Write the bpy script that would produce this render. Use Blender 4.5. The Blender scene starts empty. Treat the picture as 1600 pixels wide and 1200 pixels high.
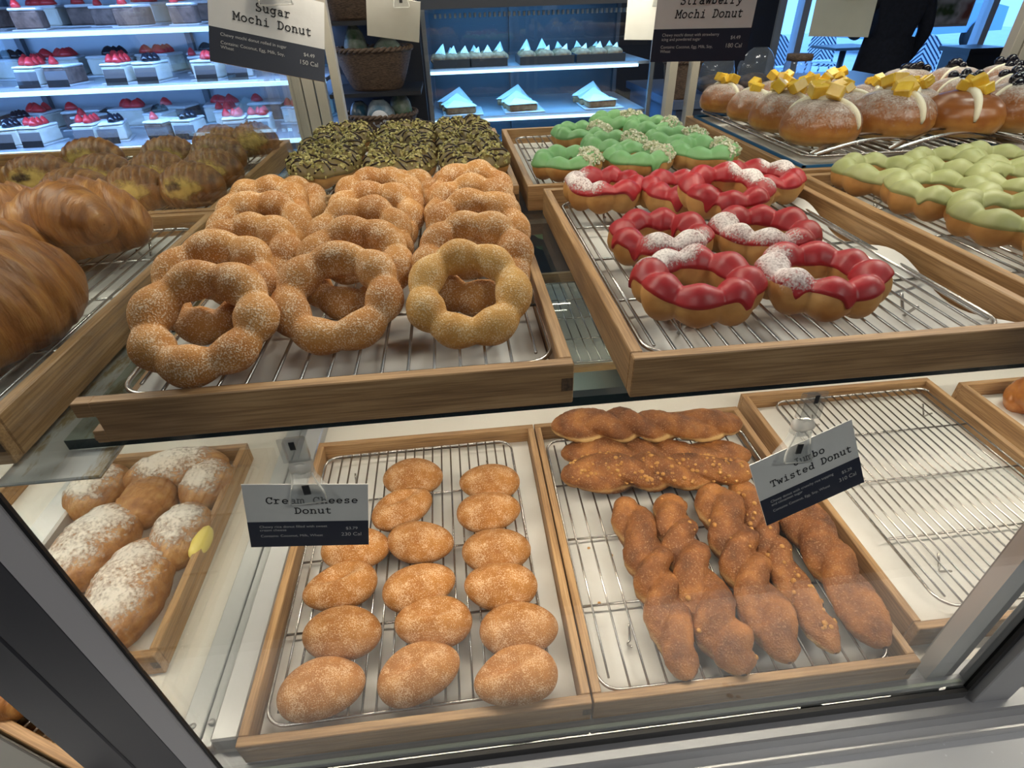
import bpy, math, random
from mathutils import noise as mnoise
from mathutils import Vector, Matrix, Euler
PI = math.pi
SC = bpy.context.scene
COL = SC.collection
# ------------------------------------------------------------------ camera
F_PX = 854.16
YAW, PITCH, ROLL = -0.085395, 0.615759, 0.033192
CAM_Z = 0.605
cy_, sy_ = math.cos(YAW), math.sin(YAW); cp_, sp_ = math.cos(PITCH), math.sin(PITCH)
cr_, sr_ = math.cos(ROLL), math.sin(ROLL)
Rz_ = Matrix(((cy_, -sy_, 0), (sy_, cy_, 0), (0, 0, 1)))
fwd_ = Vector((0, cp_, -sp_)); dn_ = Vector((0, -sp_, -cp_)); rt_ = Vector((1, 0, 0))
right = Rz_ @ (cr_ * rt_ + sr_ * dn_); down = Rz_ @ (-sr_ * rt_ + cr_ * dn_); fwd = Rz_ @ fwd_
cam = bpy.data.objects.new('camera', bpy.data.cameras.new('camera')); COL.objects.link(cam)
cam.data.sensor_width = 36; cam.data.lens = F_PX / 1600 * 36; cam.data.clip_start = 0.01
mw = Matrix((right, -down, -fwd)).transposed().to_4x4(); mw.translation = (0, 0, CAM_Z); cam.matrix_world = mw
SC.camera = cam
# ------------------------------------------------------------------ world, exposure, large lights
SC.view_settings.view_transform = 'Standard'; SC.view_settings.look = 'None'
SC.view_settings.gamma = 1; SC.view_settings.use_curve_mapping = False
SC.view_settings.exposure = 0.0
SC.cycles.transparent_max_bounces = 24; SC.cycles.max_bounces = 8; SC.cycles.caustics_reflective = False; SC.cycles.caustics_refractive = False
SC.cycles.sample_clamp_indirect = 4
W = bpy.data.worlds.new('sky'); SC.world = W; W.use_nodes = True
W.node_tree.nodes['Background'].inputs[0].default_value = (0.16, 0.42, 1.0, 1); W.node_tree.nodes['Background'].inputs[1].default_value = 3.6

def area(name, loc, size, power, color, rot=(0, 0, 0)):
    l = bpy.data.lights.new(name, 'AREA'); l.shape = 'RECTANGLE'; l.size, l.size_y = size; l.energy = power; l.color = color
    o = bpy.data.objects.new(name, l); COL.objects.link(o); o.location = loc; o.rotation_euler = rot
    return o
WARM = (1.0, 0.87, 0.70)
P_UP, P_LOW, P_REAR, P_CEIL = 2.6, 2.1, 1.8, 25.0
UPZ = 0.70       # underside of the top glass shelf
strips = []      # (x0, x1, y, z, light power)
for (x0, x1) in ((-0.28, 0.475), (0.51, 1.23), (-1.05, -0.35)):
    cx = (x0 + x1) / 2
    k = (x1 - x0) / 0.755 * (0.8 if x1 < -0.3 else 1.0)
    area('led_strip_light', (cx, 0.618, UPZ - 0.014), (x1 - x0, 0.016), P_UP * k, WARM, (math.radians(-22), 0, 0))
    area('led_strip_light', (cx, 1.12, UPZ - 0.014), (x1 - x0, 0.016), P_REAR * k, WARM, (math.radians(20), 0, 0))
    area('led_strip_light', (cx, 0.372, 0.330), (x1 - x0, 0.016), P_LOW * k, WARM, (math.radians(4), 0, 0))
    area('led_strip_light', (cx, 0.80, 0.330), (x1 - x0, 0.016), P_LOW * k * 0.8, WARM, (math.radians(-30), 0, 0))
    strips += [(x0, x1, 0.618, UPZ - 0.012), (x0, x1, 1.12, UPZ - 0.012), (x0, x1, 0.372, 0.332), (x0, x1, 0.80, 0.332)]
CEIL = [(-1.6, 1.2), (1.4, 1.2), (-1.6, -1.2), (1.4, -1.2), (4.4, 1.5), (0.2, 4.4)]
for (x, y) in CEIL:
    area('ceiling_panel_light', (x, y, 2.085), (0.9, 0.5), P_CEIL, (1.0, 0.95, 0.88))
# cold white lamps in the two background cases
for (x0, x1, y, zs) in ((-2.4, -0.46, 2.33, (0.365, 0.535, 0.70)), (-0.06, 0.80, 2.53, (0.183, 0.36, 0.535))):
    for z in zs:
        area('case_tube_light', ((x0 + x1) / 2, y, z), (x1 - x0, 0.02), (4.6 if x0 < -1 else 3.8) * (x1 - x0), (0.24, 0.46, 1.0) if x0 < -1 else (0.14, 0.48, 1.0), (math.radians(28), 0, 0))
# ------------------------------------------------------------------ materials
def _n(nt, t, **kw):
    n = nt.nodes.new(t)
    for k, v in kw.items(): setattr(n, k, v)
    return n
def newmat(name):
    m = bpy.data.materials.new(name); m.use_nodes = True
    return m, m.node_tree, m.node_tree.nodes['Principled BSDF']
def c4(c): return (c[0], c[1], c[2], 1)
def ramp(nt, src, stops, interp='LINEAR'):
    r = _n(nt, 'ShaderNodeValToRGB'); r.color_ramp.interpolation = interp
    e = r.color_ramp.elements
    while len(e) < len(stops): e.new(0.5)
    for i, (p, c) in enumerate(stops):
        e[i].position = p; e[i].color = c4(c)
    nt.links.new(src, r.inputs[0]); return r.outputs[0]
def coords(nt, scale=(1, 1, 1)):
    tc = _n(nt, 'ShaderNodeTexCoord'); mp = _n(nt, 'ShaderNodeMapping'); mp.inputs['Scale'].default_value = scale
    nt.links.new(tc.outputs['Object'], mp.inputs[0]); return mp.outputs[0]
def noise(nt, vec, scale, detail=4, rough=0.55):
    n = _n(nt, 'ShaderNodeTexNoise'); n.inputs['Scale'].default_value = scale; n.inputs['Detail'].default_value = detail; n.inputs['Roughness'].default_value = rough
    nt.links.new(vec, n.inputs['Vector']); return n.outputs['Fac']
def mixc(nt, fac, a, b):
    m = _n(nt, 'ShaderNodeMix', data_type='RGBA')
    for k, v in ((0, fac), (6, a), (7, b)):
        if isinstance(v, (tuple, list)): m.inputs[k].default_value = c4(v)
        elif isinstance(v, (int, float)): m.inputs[k].default_value = v
        else: nt.links.new(v, m.inputs[k])
    return m.outputs[2]
def math_(nt, op, a, b=None, clamp=False):
    m = _n(nt, 'ShaderNodeMath', operation=op, use_clamp=clamp)
    for i, v in enumerate((a, b)):
        if v is None: continue
        if isinstance(v, (int, float)): m.inputs[i].default_value = v
        else: nt.links.new(v, m.inputs[i])
    return m.outputs[0]
def bump(nt, b, h, strength, dist=0.001):
    n = _n(nt, 'ShaderNodeBump'); n.inputs['Strength'].default_value = strength; n.inputs['Distance'].default_value = dist
    nt.links.new(h, n.inputs['Height']); nt.links.new(n.outputs[0], b.inputs['Normal'])
def plain(name, col, rough=0.5, metal=0.0, spec=0.5, emit=None, es=0):
    m, nt, b = newmat(name); b.inputs['Base Color'].default_value = c4(col); b.inputs['Roughness'].default_value = rough
    b.inputs['Metallic'].default_value = metal; b.inputs['Specular IOR Level'].default_value = spec
    if emit: b.inputs['Emission Color'].default_value = c4(emit); b.inputs['Emission Strength'].default_value = es
    return m
def mottled(name, a, bcol, scale=30, rough=0.6, bs=0.3, bscale=None, bd=0.002, detail=5, lo=0.35, hi=0.65, stretch=(1, 1, 1), spec=0.5):
    m, nt, b = newmat(name); v = coords(nt, stretch); f = noise(nt, v, scale, detail)
    nt.links.new(ramp(nt, f, [(lo, a), (hi, bcol)]), b.inputs['Base Color']); b.inputs['Roughness'].default_value = rough; b.inputs['Specular IOR Level'].default_value = spec
    if bs: bump(nt, b, noise(nt, v, bscale or scale * 2, 5), bs, bd)
    return m
def wood(name, axis):
    m, nt, b = newmat(name)
    st = {'x': (2.2, 34, 34), 'y': (34, 2.2, 34)}[axis]
    v = coords(nt, st); f = noise(nt, v, 2.6, 8, 0.65)
    v2 = coords(nt, {'x': (9, 330, 330), 'y': (330, 9, 330)}[axis]); g = noise(nt, v2, 1.6, 3)
    c = ramp(nt, f, [(0.30, (0.25, 0.135, 0.055)), (0.50, (0.42, 0.245, 0.108)), (0.70, (0.53, 0.335, 0.165))])
    d = ramp(nt, g, [(0.42, (0.55, 0.50, 0.45)), (0.56, (1, 1, 1))])
    mx = _n(nt, 'ShaderNodeMix', data_type='RGBA', blend_type='MULTIPLY'); mx.inputs[0].default_value = 0.6
    nt.links.new(c, mx.inputs[6]); nt.links.new(d, mx.inputs[7]); nt.links.new(mx.outputs[2], b.inputs['Base Color'])
    b.inputs['Roughness'].default_value = 0.48; bump(nt, b, g, 0.15, 0.0006)
    return m
def sugar_mat(name, lo, hi, pale, amount=0.5):
    m, nt, b = newmat(name); v = coords(nt)
    oi = _n(nt, 'ShaderNodeObjectInfo')
    f = noise(nt, v, 34, 4); base = ramp(nt, f, [(0.32, lo), (0.68, hi)])
    g = noise(nt, v, 820, 2, 0.5); p = noise(nt, v, 75, 4)
    thr = math_(nt, 'ADD', g, math_(nt, 'MULTIPLY', math_(nt, 'SUBTRACT', p, 0.5), 0.55))
    k = ramp(nt, thr, [(0.50, (0, 0, 0)), (0.66, (1, 1, 1))])
    kk = math_(nt, 'MULTIPLY', k, amount)
    col = mixc(nt, kk, base, pale)
    hs = _n(nt, 'ShaderNodeHueSaturation'); nt.links.new(col, hs.inputs['Color'])
    nt.links.new(math_(nt, 'ADD', math_(nt, 'MULTIPLY', oi.outputs['Random'], 0.22), 0.90), hs.inputs['Value'])
    nt.links.new(hs.outputs[0], b.inputs['Base Color'])
    b.inputs['Roughness'].default_value = 0.62; b.inputs['Specular IOR Level'].default_value = 0.35
    bump(nt, b, math_(nt, 'ADD', g, math_(nt, 'MULTIPLY', p, 0.6)), 0.8, 0.0014)
    return m
def glassy(name, tint, refl=1.0, rough=0.0, haze=0.0, haze_col=(0.8, 0.85, 0.85)):
    m = bpy.data.materials.new(name); m.use_nodes = True; nt = m.node_tree; nt.nodes.clear()
    o = _n(nt, 'ShaderNodeOutputMaterial'); t = _n(nt, 'ShaderNodeBsdfTransparent'); t.inputs[0].default_value = c4(tint)
    g = _n(nt, 'ShaderNodeBsdfGlossy'); g.inputs['Roughness'].default_value = rough
    lw = _n(nt, 'ShaderNodeLayerWeight'); lw.inputs[0].default_value = 0.5
    fr = math_(nt, 'ADD', math_(nt, 'MULTIPLY', math_(nt, 'POWER', lw.outputs['Facing'], 5.0), 0.96), 0.04)
    mx = _n(nt, 'ShaderNodeMixShader')
    nt.links.new(math_(nt, 'MULTIPLY', fr, refl, True), mx.inputs[0]); nt.links.new(t.outputs[0], mx.inputs[1]); nt.links.new(g.outputs[0], mx.inputs[2])
    out = mx.outputs[0]
    if haze:
        d0 = _n(nt, 'ShaderNodeBsdfDiffuse'); d0.inputs[0].default_value = c4(haze_col); d1 = _n(nt, 'ShaderNodeBsdfTranslucent'); d1.inputs[0].default_value = c4(haze_col); d = _n(nt, 'ShaderNodeMixShader'); nt.links.new(d0.outputs[0], d.inputs[1]); nt.links.new(d1.outputs[0], d.inputs[2]); m2 = _n(nt, 'ShaderNodeMixShader'); m2.inputs[0].default_value = haze
        nt.links.new(out, m2.inputs[1]); nt.links.new(d.outputs[0], m2.inputs[2]); out = m2.outputs[0]
    nt.links.new(out, o.inputs[0]); return m
def dusting(name, col, lo=0.42, hi=0.56, scale=520, dens=0.92):
    m, nt, b = newmat(name); v = coords(nt); b.inputs['Base Color'].default_value = c4(col); b.inputs['Roughness'].default_value = 0.9
    at = _n(nt, 'ShaderNodeAttribute'); at.attribute_name = 'cover'
    n = math_(nt, 'ADD', math_(nt, 'MULTIPLY', noise(nt, v, scale, 3), 0.75), math_(nt, 'MULTIPLY', noise(nt, v, 70, 3), 0.45))
    a = math_(nt, 'ADD', n, math_(nt, 'MULTIPLY', math_(nt, 'SUBTRACT', at.outputs['Fac'], 1.0), 0.55))
    r = ramp(nt, a, [(lo, (0, 0, 0)), (hi + 0.14, (1, 1, 1))]); nt.links.new(math_(nt, 'MULTIPLY', r, dens), b.inputs['Alpha'])
    bump(nt, b, n, 0.3, 0.001)
    return m
M = {}
M['wx'] = wood('oak_along_x', 'x'); M['wy'] = wood('oak_along_y', 'y')
M['sugar'] = sugar_mat('sugared_dough', (0.40, 0.155, 0.030), (0.56, 0.265, 0.068), (0.92, 0.74, 0.54), 0.72)
M['sugarpale'] = sugar_mat('pale_sugared_dough', (0.46, 0.22, 0.045), (0.62, 0.34, 0.085), (0.90, 0.74, 0.50), 0.6)
M['ccsugar'] = sugar_mat('fine_sugared_dough', (0.32, 0.120, 0.020), (0.47, 0.205, 0.046), (0.84, 0.62, 0.42), 0.60)
M['dough'] = mottled('fried_dough', (0.44, 0.20, 0.055), (0.60, 0.33, 0.11), 40, 0.55, 0.25, 300, 0.0008)
def twist_mat():
    m, nt, b = newmat('cinnamon_dough'); v = coords(nt)
    f = noise(nt, v, 26, 5); base = ramp(nt, f, [(0.32, (0.10, 0.030, 0.006)), (0.50, (0.22, 0.072, 0.013)), (0.68, (0.40, 0.155, 0.034))])
    at = _n(nt, 'ShaderNodeAttribute'); at.attribute_name = 'pale'
    k = math_(nt, 'MULTIPLY', math_(nt, 'ADD', at.outputs['Fac'], math_(nt, 'SUBTRACT', noise(nt, v, 55, 4), 0.75)), at.outputs['Fac'], True)
    col = mixc(nt, k, base, (0.72, 0.48, 0.20))
    g = noise(nt, v, 520, 3); sp = ramp(nt, g, [(0.56, (0, 0, 0)), (0.68, (1, 1, 1))])
    col = mixc(nt, math_(nt, 'MULTIPLY', sp, 0.42), col, (0.66, 0.42, 0.24))
    nt.links.new(col, b.inputs['Base Color']); b.inputs['Roughness'].default_value = 0.55
    bump(nt, b, math_(nt, 'ADD', g, noise(nt, v, 140, 4)), 0.8, 0.0022)
    return m
M['twist'] = twist_mat()
M['crumb'] = mottled('rice_crumble', (0.40, 0.18, 0.04), (0.56, 0.30, 0.09), 80, 0.6, 0.2)
M['glazed'] = mottled('glazed_dough', (0.36, 0.12, 0.025), (0.55, 0.22, 0.055), 30, 0.22, 0.2, 120, 0.001)
M['red'] = mottled('strawberry_icing', (0.33, 0.012, 0.017), (0.41, 0.020, 0.027), 40, 0.42, 0.12, 120, 0.0008)
M['green'] = mottled('green_icing', (0.18, 0.42, 0.15), (0.25, 0.50, 0.21), 40, 0.45, 0.12, 120, 0.0008)
M['matcha'] = mottled('matcha_icing', (0.30, 0.325, 0.12), (0.40, 0.42, 0.19), 34, 0.48, 0.15, 120, 0.0008)
M['pist'] = mottled('pistachio_icing', (0.17, 0.115, 0.035), (0.24, 0.175, 0.065), 40, 0.45, 0.15, 120, 0.001)
M['choc'] = plain('dark_chocolate', (0.030, 0.014, 0.008), 0.35)
M['nut'] = mottled('pistachio_nuts', (0.24, 0.23, 0.05), (0.72, 0.60, 0.26), 180, 0.6, 0)
M['coco'] = mottled('coconut_crumbs', (0.50, 0.50, 0.28), (0.90, 0.87, 0.74), 160, 0.7, 0)
M['psugar'] = dusting('powdered_sugar', (0.86, 0.80, 0.78), 0.30, 0.52); M['bsugar'] = dusting('bun_sugar', (0.80, 0.72, 0.66), 0.22, 0.62, 420, 0.80)
M['steel'] = plain('chromed_wire', (0.50, 0.48, 0.46), 0.27, 0.92)
M['paper'] = mottled('parchment', (0.70, 0.68, 0.64), (0.76, 0.745, 0.71), 22, 0.75, 0.25, 26, 0.004)
def solid_surface(name, base, rough=0.35):
    m, nt, b = newmat(name); v = coords(nt)
    vo = _n(nt, 'ShaderNodeTexVoronoi'); vo.inputs['Scale'].default_value = 130; nt.links.new(v, vo.inputs['Vector'])
    k = ramp(nt, vo.outputs['Distance'], [(0.10, (1, 1, 1)), (0.17, (0, 0, 0))]); f = noise(nt, v, 45, 2); s = ramp(nt, f, [(0.5, (0, 0, 0)), (0.56, (1, 1, 1))])
    col = mixc(nt, math_(nt, 'MULTIPLY', k, s), base, tuple(min(1, x * 1.22) for x in base))
    nt.links.new(col, b.inputs['Base Color']); b.inputs['Roughness'].default_value = rough
    return m
M['deck'] = solid_surface('cream_solid_surface', (0.72, 0.69, 0.63)); M['counter'] = solid_surface('white_solid_surface', (0.50, 0.52, 0.55))
M['alu'] = plain('grey_aluminium', (0.33, 0.34, 0.36), 0.42, 0.55); M['alul'] = plain('light_aluminium', (0.56, 0.57, 0.58), 0.35, 0.45)
M['postg'] = plain('grey_post_paint', (0.46, 0.46, 0.48), 0.4, 0.1); M['railg'] = plain('grey_rail_paint', (0.085, 0.09, 0.092), 0.6, 0.0); M['dark'] = plain('charcoal_aluminium', (0.055, 0.056, 0.066), 0.38, 0.3); M['black'] = plain('black_gasket', (0.010, 0.010, 0.011), 0.5)
M['creamp'] = plain('cream_painted_metal', (0.52, 0.49, 0.43), 0.45)
M['screw'] = plain('steel_screw', (0.42, 0.42, 0.42), 0.35, 0.9)
M['glass'] = glassy('clear_glass', (0.97, 0.985, 0.98), 1.0); M['shelf'] = glassy('shelf_glass', (0.80, 0.86, 0.85), 1.3, 0.02)
M['edge'] = plain('green_glass_edge', (0.006, 0.020, 0.020), 0.12); M['acryl'] = glassy('clear_acrylic', (0.95, 0.96, 0.96), 2.4, 0.06, 0.10, (0.95, 0.95, 0.95))
M['acrylw'] = glassy('frosted_acrylic_and_glint', (0.9, 0.9, 0.9), 1.5, 0.1, 0.6, (0.95, 0.95, 0.93))
M['card'] = mottled('white_card', (0.68, 0.68, 0.68), (0.72, 0.72, 0.72), 60, 0.6, 0.1); M['navy'] = plain('navy_print', (0.012, 0.016, 0.035), 0.45)
M['ink'] = plain('black_ink', (0.012, 0.012, 0.016), 0.6); M['wink'] = plain('white_ink', (0.55, 0.55, 0.55), 0.6)
M['cback'] = mottled('white_card_back', (0.80, 0.79, 0.76), (0.84, 0.83, 0.80), 60, 0.6, 0.1)
M['led'] = plain('led_diffuser', (0.9, 0.85, 0.75), 0.5, emit=(1, 0.9, 0.75), es=6); M['cold'] = plain('cold_tube', (0.8, 0.9, 1), 0.5, emit=(0.40, 0.68, 1.0), es=3.0)
def stain_mat():
    m, nt, b = newmat('stained_white_enamel'); v = coords(nt, (34, 9, 20)); f = noise(nt, v, 1.0, 7, 0.7)
    nt.links.new(ramp(nt, f, [(0.50, (0.66, 0.68, 0.66)), (0.57, (0.40, 0.30, 0.15)), (0.70, (0.10, 0.06, 0.02))]), b.inputs['Base Color']); b.inputs['Roughness'].default_value = 0.4
    return m
M['stain'] = stain_mat()
def crust(name, a, b_, c, stretch, rough=0.38, bd=0.004):
    m, nt, b = newmat(name); v = coords(nt, stretch); f = noise(nt, v, 5, 6, 0.6)
    nt.links.new(ramp(nt, f, [(0.30, a), (0.52, b_), (0.74, c)]), b.inputs['Base Color']); b.inputs['Roughness'].default_value = rough
    bump(nt, b, f, 0.8, 0.004); return m
M['croi'] = crust('croissant_crust', (0.15, 0.048, 0.011), (0.32, 0.13, 0.034), (0.50, 0.25, 0.075), (26, 5, 5))
M['danish'] = crust('danish_crust', (0.11, 0.036, 0.009), (0.28, 0.110, 0.026), (0.48, 0.25, 0.070), (30, 6, 6))
M['custard'] = mottled('custard', (0.44, 0.26, 0.06), (0.60, 0.42, 0.12), 60, 0.4, 0.2); M['jam'] = mottled('dark_chocolate_filling', (0.035, 0.012, 0.008), (0.09, 0.03, 0.015), 90, 0.4, 0.4)
M['pastry'] = crust('pale_pastry_crust', (0.22, 0.085, 0.025), (0.38, 0.18, 0.06), (0.56, 0.34, 0.14), (8, 18, 14), 0.5)
M['custard'] = dusting('custard', (0.66, 0.46, 0.13), 0.20, 0.44, 90, 0.9); M['jam'] = dusting('dark_chocolate_filling', (0.045, 0.018, 0.010), 0.34, 0.46, 120, 0.95)
M['ycream'] = plain('yellow_cream', (0.80, 0.66, 0.16), 0.4)
M['bun'] = crust('glossy_bun_crust', (0.20, 0.055, 0.012), (0.38, 0.13, 0.028), (0.55, 0.24, 0.06), (9, 9, 9), 0.28)
def bun_mat():
    m, nt, b = newmat('bun_crust'); tc = _n(nt, 'ShaderNodeTexCoord'); sp = _n(nt, 'ShaderNodeSeparateXYZ'); nt.links.new(tc.outputs['Object'], sp.inputs[0])
    f = noise(nt, tc.outputs['Object'], 45, 5); h = math_(nt, 'ADD', math_(nt, 'MULTIPLY', sp.outputs[2], 19.0), math_(nt, 'MULTIPLY', math_(nt, 'SUBTRACT', f, 0.5), 0.7))
    nt.links.new(ramp(nt, h, [(0.05, (0.66, 0.42, 0.14)), (0.26, (0.50, 0.23, 0.055)), (0.52, (0.33, 0.115, 0.026)), (0.95, (0.22, 0.070, 0.018))]), b.inputs['Base Color']); b.inputs['Roughness'].default_value = 0.30
    bump(nt, b, noise(nt, tc.outputs['Object'], 160, 4), 0.15, 0.0008); return m
M['bun'] = bun_mat()
M['cream'] = plain('whipped_cream', (0.86, 0.80, 0.62), 0.5); M['mango'] = mottled('mango', (0.80, 0.48, 0.035), (0.90, 0.62, 0.09), 70, 0.25, 0.1)
M['berry'] = plain('blueberry', (0.010, 0.009, 0.016), 0.2); M['bluet'] = plain('blue_plastic_tray', (0.02, 0.12, 0.27), 0.4)
M['bread'] = mottled('brown_bread', (0.22, 0.11, 0.05), (0.42, 0.26, 0.13), 60, 0.7, 0.3)
M['white'] = plain('white_porcelain', (0.72, 0.73, 0.75), 0.35); M['napkin'] = plain('white_napkin', (0.82, 0.84, 0.86), 0.8)
M['sponge'] = mottled('layer_cake', (0.70, 0.66, 0.55), (0.80, 0.78, 0.70), 40, 0.7, 0.2); M['cakeb'] = mottled('chocolate_cake', (0.10, 0.06, 0.05), (0.25, 0.16, 0.13), 50, 0.6, 0.2)
M['straw'] = plain('strawberry', (0.62, 0.03, 0.035), 0.3); M['cardg'] = plain('grey_card', (0.16, 0.16, 0.18), 0.6)
M['sill'] = plain('case_shelf', (0.45, 0.50, 0.56), 0.3, 0.2); M['casem'] = plain('case_metal', (0.10, 0.11, 0.13), 0.4, 0.5)
M['wicker'] = mottled('brown_wicker', (0.05, 0.03, 0.018), (0.20, 0.125, 0.075), 90, 0.6, 0.5, 160, 0.003, stretch=(1, 1, 6))
M['bagg'] = mottled('green_white_wrapper', (0.05, 0.16, 0.07), (0.42, 0.46, 0.42), 22, 0.3, 0.4, 40, 0.006); M['bagb'] = mottled('blue_white_wrapper', (0.03, 0.11, 0.19), (0.40, 0.44, 0.46), 16, 0.25, 0.4, 40, 0.006)
M['wallm'] = plain('dark_wall_paint', (0.022, 0.028, 0.048), 0.6); M['floorm'] = mottled('dark_floor_tile', (0.05, 0.06, 0.08), (0.08, 0.09, 0.11), 6, 0.4, 0.05); M['ceilm'] = plain('white_ceiling', (0.55, 0.55, 0.54), 0.8)
M['wframe'] = plain('white_window_frame', (0.50, 0.56, 0.62), 0.5); M['pave'] = mottled('pale_pavement', (0.62, 0.64, 0.66), (0.72, 0.74, 0.76), 4, 0.8, 0.1)
M['coat'] = mottled('navy_coat', (0.006, 0.008, 0.016), (0.012, 0.015, 0.028), 40, 0.85, 0.3); M['skin'] = plain('skin', (0.42, 0.24, 0.16), 0.5); M['hair'] = plain('dark_hair', (0.015, 0.011, 0.009), 0.5)
M['dwood'] = plain('black_table_wood', (0.015, 0.017, 0.022), 0.4); M['pebble'] = plain('crumb_red', (0.09, 0.01, 0.008), 0.5)
def chevron_mat():
    m, nt, b = newmat('navy_white_chevron_weave'); tc = _n(nt, 'ShaderNodeTexCoord'); s = _n(nt, 'ShaderNodeSeparateXYZ'); nt.links.new(tc.outputs['Object'], s.inputs[0])
    a = math_(nt, 'ADD', math_(nt, 'ABSOLUTE', s.outputs[0]), s.outputs[2]); f = math_(nt, 'FRACT', math_(nt, 'MULTIPLY', a, 17.0))
    nt.links.new(ramp(nt, f, [(0, (0.80, 0.84, 0.88)), (0.55, (0.02, 0.04, 0.10))], 'CONSTANT'), b.inputs['Base Color']); return m
M['chev'] = chevron_mat()
def poster_mat():
    m, nt, b = newmat('food_poster_print'); v = coords(nt); f = noise(nt, v, 5, 2)
    nt.links.new(ramp(nt, f, [(0.35, (0.05, 0.09, 0.03)), (0.5, (0.62, 0.60, 0.62)), (0.65, (0.24, 0.08, 0.06))]), b.inputs['Base Color']); return m
M['poster'] = poster_mat()
M['plastic'] = glassy('clear_plastic_bag', (0.80, 0.84, 0.9), 1.5, 0.1, 0.12); M['loaf'] = mottled('bagged_loaf', (0.10, 0.07, 0.06), (0.22, 0.15, 0.11), 40, 0.5, 0.2)
M['car'] = plain('pale_blue_car_paint', (0.25, 0.42, 0.60), 0.2)
# ------------------------------------------------------------------ mesh helpers
class MB:
    def __init__(s): s.v = []; s.f = []; s.m = []; s.sm = []; s.att = {}
    def add(s, vs, fs, mi=0, smooth=True):
        b = len(s.v); s.v += [tuple(v) for v in vs]
        for f in fs: s.f.append(tuple(i + b for i in f)); s.m.append(mi); s.sm.append(smooth)
        return b
    def box(s, x0, x1, y0, y1, z0, z1, mi=0, mtx=None, bev=0.0):
        if bev:
            b = min(bev, (x1 - x0) * .45, (y1 - y0) * .45, (z1 - z0) * .45); vs = []; idx = {}
            for i, (sx, x) in enumerate(((1, x0), (-1, x1))):
                for j, (sy, y) in enumerate(((1, y0), (-1, y1))):
                    for k, (sz, z) in enumerate(((1, z0), (-1, z1))):
                        for a, p in enumerate(((x, y + sy * b, z + sz * b), (x + sx * b, y, z + sz * b), (x + sx * b, y + sy * b, z))):
                            idx[i, j, k, a] = len(vs); vs.append(Vector(p))
            fs = []
            q = ((0, 0), (1, 0), (1, 1), (0, 1))
            for t in (0, 1):
                fs.append([idx[t, a, b_, 0] for a, b_ in q]); fs.append([idx[a, t, b_, 1] for a, b_ in q]); fs.append([idx[a, b_, t, 2] for a, b_ in q])
                for u in (0, 1):
                    fs.append([idx[0, t, u, 1], idx[1, t, u, 1], idx[1, t, u, 2], idx[0, t, u, 2]])
                    fs.append([idx[t, 0, u, 0], idx[t, 1, u, 0], idx[t, 1, u, 2], idx[t, 0, u, 2]])
                    fs.append([idx[t, u, 0, 0], idx[t, u, 1, 0], idx[t, u, 1, 1], idx[t, u, 0, 1]])
                    for w in (0, 1): fs.append([idx[t, u, w, 0], idx[t, u, w, 1], idx[t, u, w, 2]])
        else:
            vs = [Vector((x, y, z)) for x in (x0, x1) for y in (y0, y1) for z in (z0, z1)]
            fs = [(0, 1, 3, 2), (4, 6, 7, 5), (0, 4, 5, 1), (2, 3, 7, 6), (0, 2, 6, 4), (1, 5, 7, 3)]
        ctr = sum(vs, Vector()) / len(vs); out = []
        for f in fs:
            n = Vector()
            for i in range(len(f)): n += (vs[f[i]] - ctr).cross(vs[f[(i + 1) % len(f)]] - ctr)
            c = sum((vs[i] for i in f), Vector()) / len(f)
            out.append(tuple(f) if n.dot(c - ctr) > 0 else tuple(reversed(f)))
        if mtx: vs = [mtx @ v for v in vs]
        s.add(vs, out, mi, False)
    def tube(s, pts, r, seg=8, mi=0, closed=False, caps=True):
        pts = [Vector(p) for p in pts]; n = len(pts); rr = r if isinstance(r, (list, tuple)) else [r] * n
        vs = []; up = None
        for i, p in enumerate(pts):
            a = pts[(i - 1) % n] if (closed or i > 0) else p; b = pts[(i + 1) % n] if (closed or i < n - 1) else p
            t = (b - a).normalized()
            if up is None:
                up = Vector((0, 0, 1)) if abs(t.z) < 0.9 else Vector((1, 0, 0))
            x = (up - t * up.dot(t)); x = x.normalized() if x.length > 1e-6 else t.orthogonal().normalized(); y = t.cross(x); up = x
            for k in range(seg):
                an = 2 * PI * k / seg; vs.append(p + (x * math.cos(an) + y * math.sin(an)) * rr[i])
        fs = []
        m = n if closed else n - 1
        for i in range(m):
            for k in range(seg):
                a = i * seg + k; b = i * seg + (k + 1) % seg; c = ((i + 1) % n) * seg + (k + 1) % seg; d = ((i + 1) % n) * seg + k
                fs.append((a, b, c, d))
        if caps and not closed:
            fs.append(tuple(range(seg - 1, -1, -1))); fs.append(tuple((n - 1) * seg + k for k in range(seg)))
        s.add(vs, fs, mi)
    def grid(s, fn, nu, nv, cu=False, cv=False, mi=0, att=None):
        vs = []; av = []
        for i in range(nu):
            for j in range(nv):
                r = fn(i / (nu if cu else nu - 1), j / (nv if cv else nv - 1))
                if att: vs.append(r[0]); av.append(r[1])
                else: vs.append(r)
        fs = []
        for i in range(nu if cu else nu - 1):
            for j in range(nv if cv else nv - 1):
                fs.append((i * nv + j, ((i + 1) % nu) * nv + j, ((i + 1) % nu) * nv + (j + 1) % nv, i * nv + (j + 1) % nv))
        s.add(vs, fs, mi)
        if att: s.att.setdefault(att, []).extend(av)
    def ball(s, c, rx, ry=None, rz=None, nu=14, nv=9, mi=0, mtx=None):
        ry = ry or rx; rz = rz or rx; c = Vector(c)
        def fn(u, v):
            a = 2 * PI * u; b = PI * (0.001 + 0.998 * v)
            p = Vector((rx * math.cos(a) * math.sin(b), ry * math.sin(a) * math.sin(b), -rz * math.cos(b)))
            if mtx: p = mtx @ p
            return c + p
        s.grid(fn, nu, nv, cu=True, mi=mi)
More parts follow.
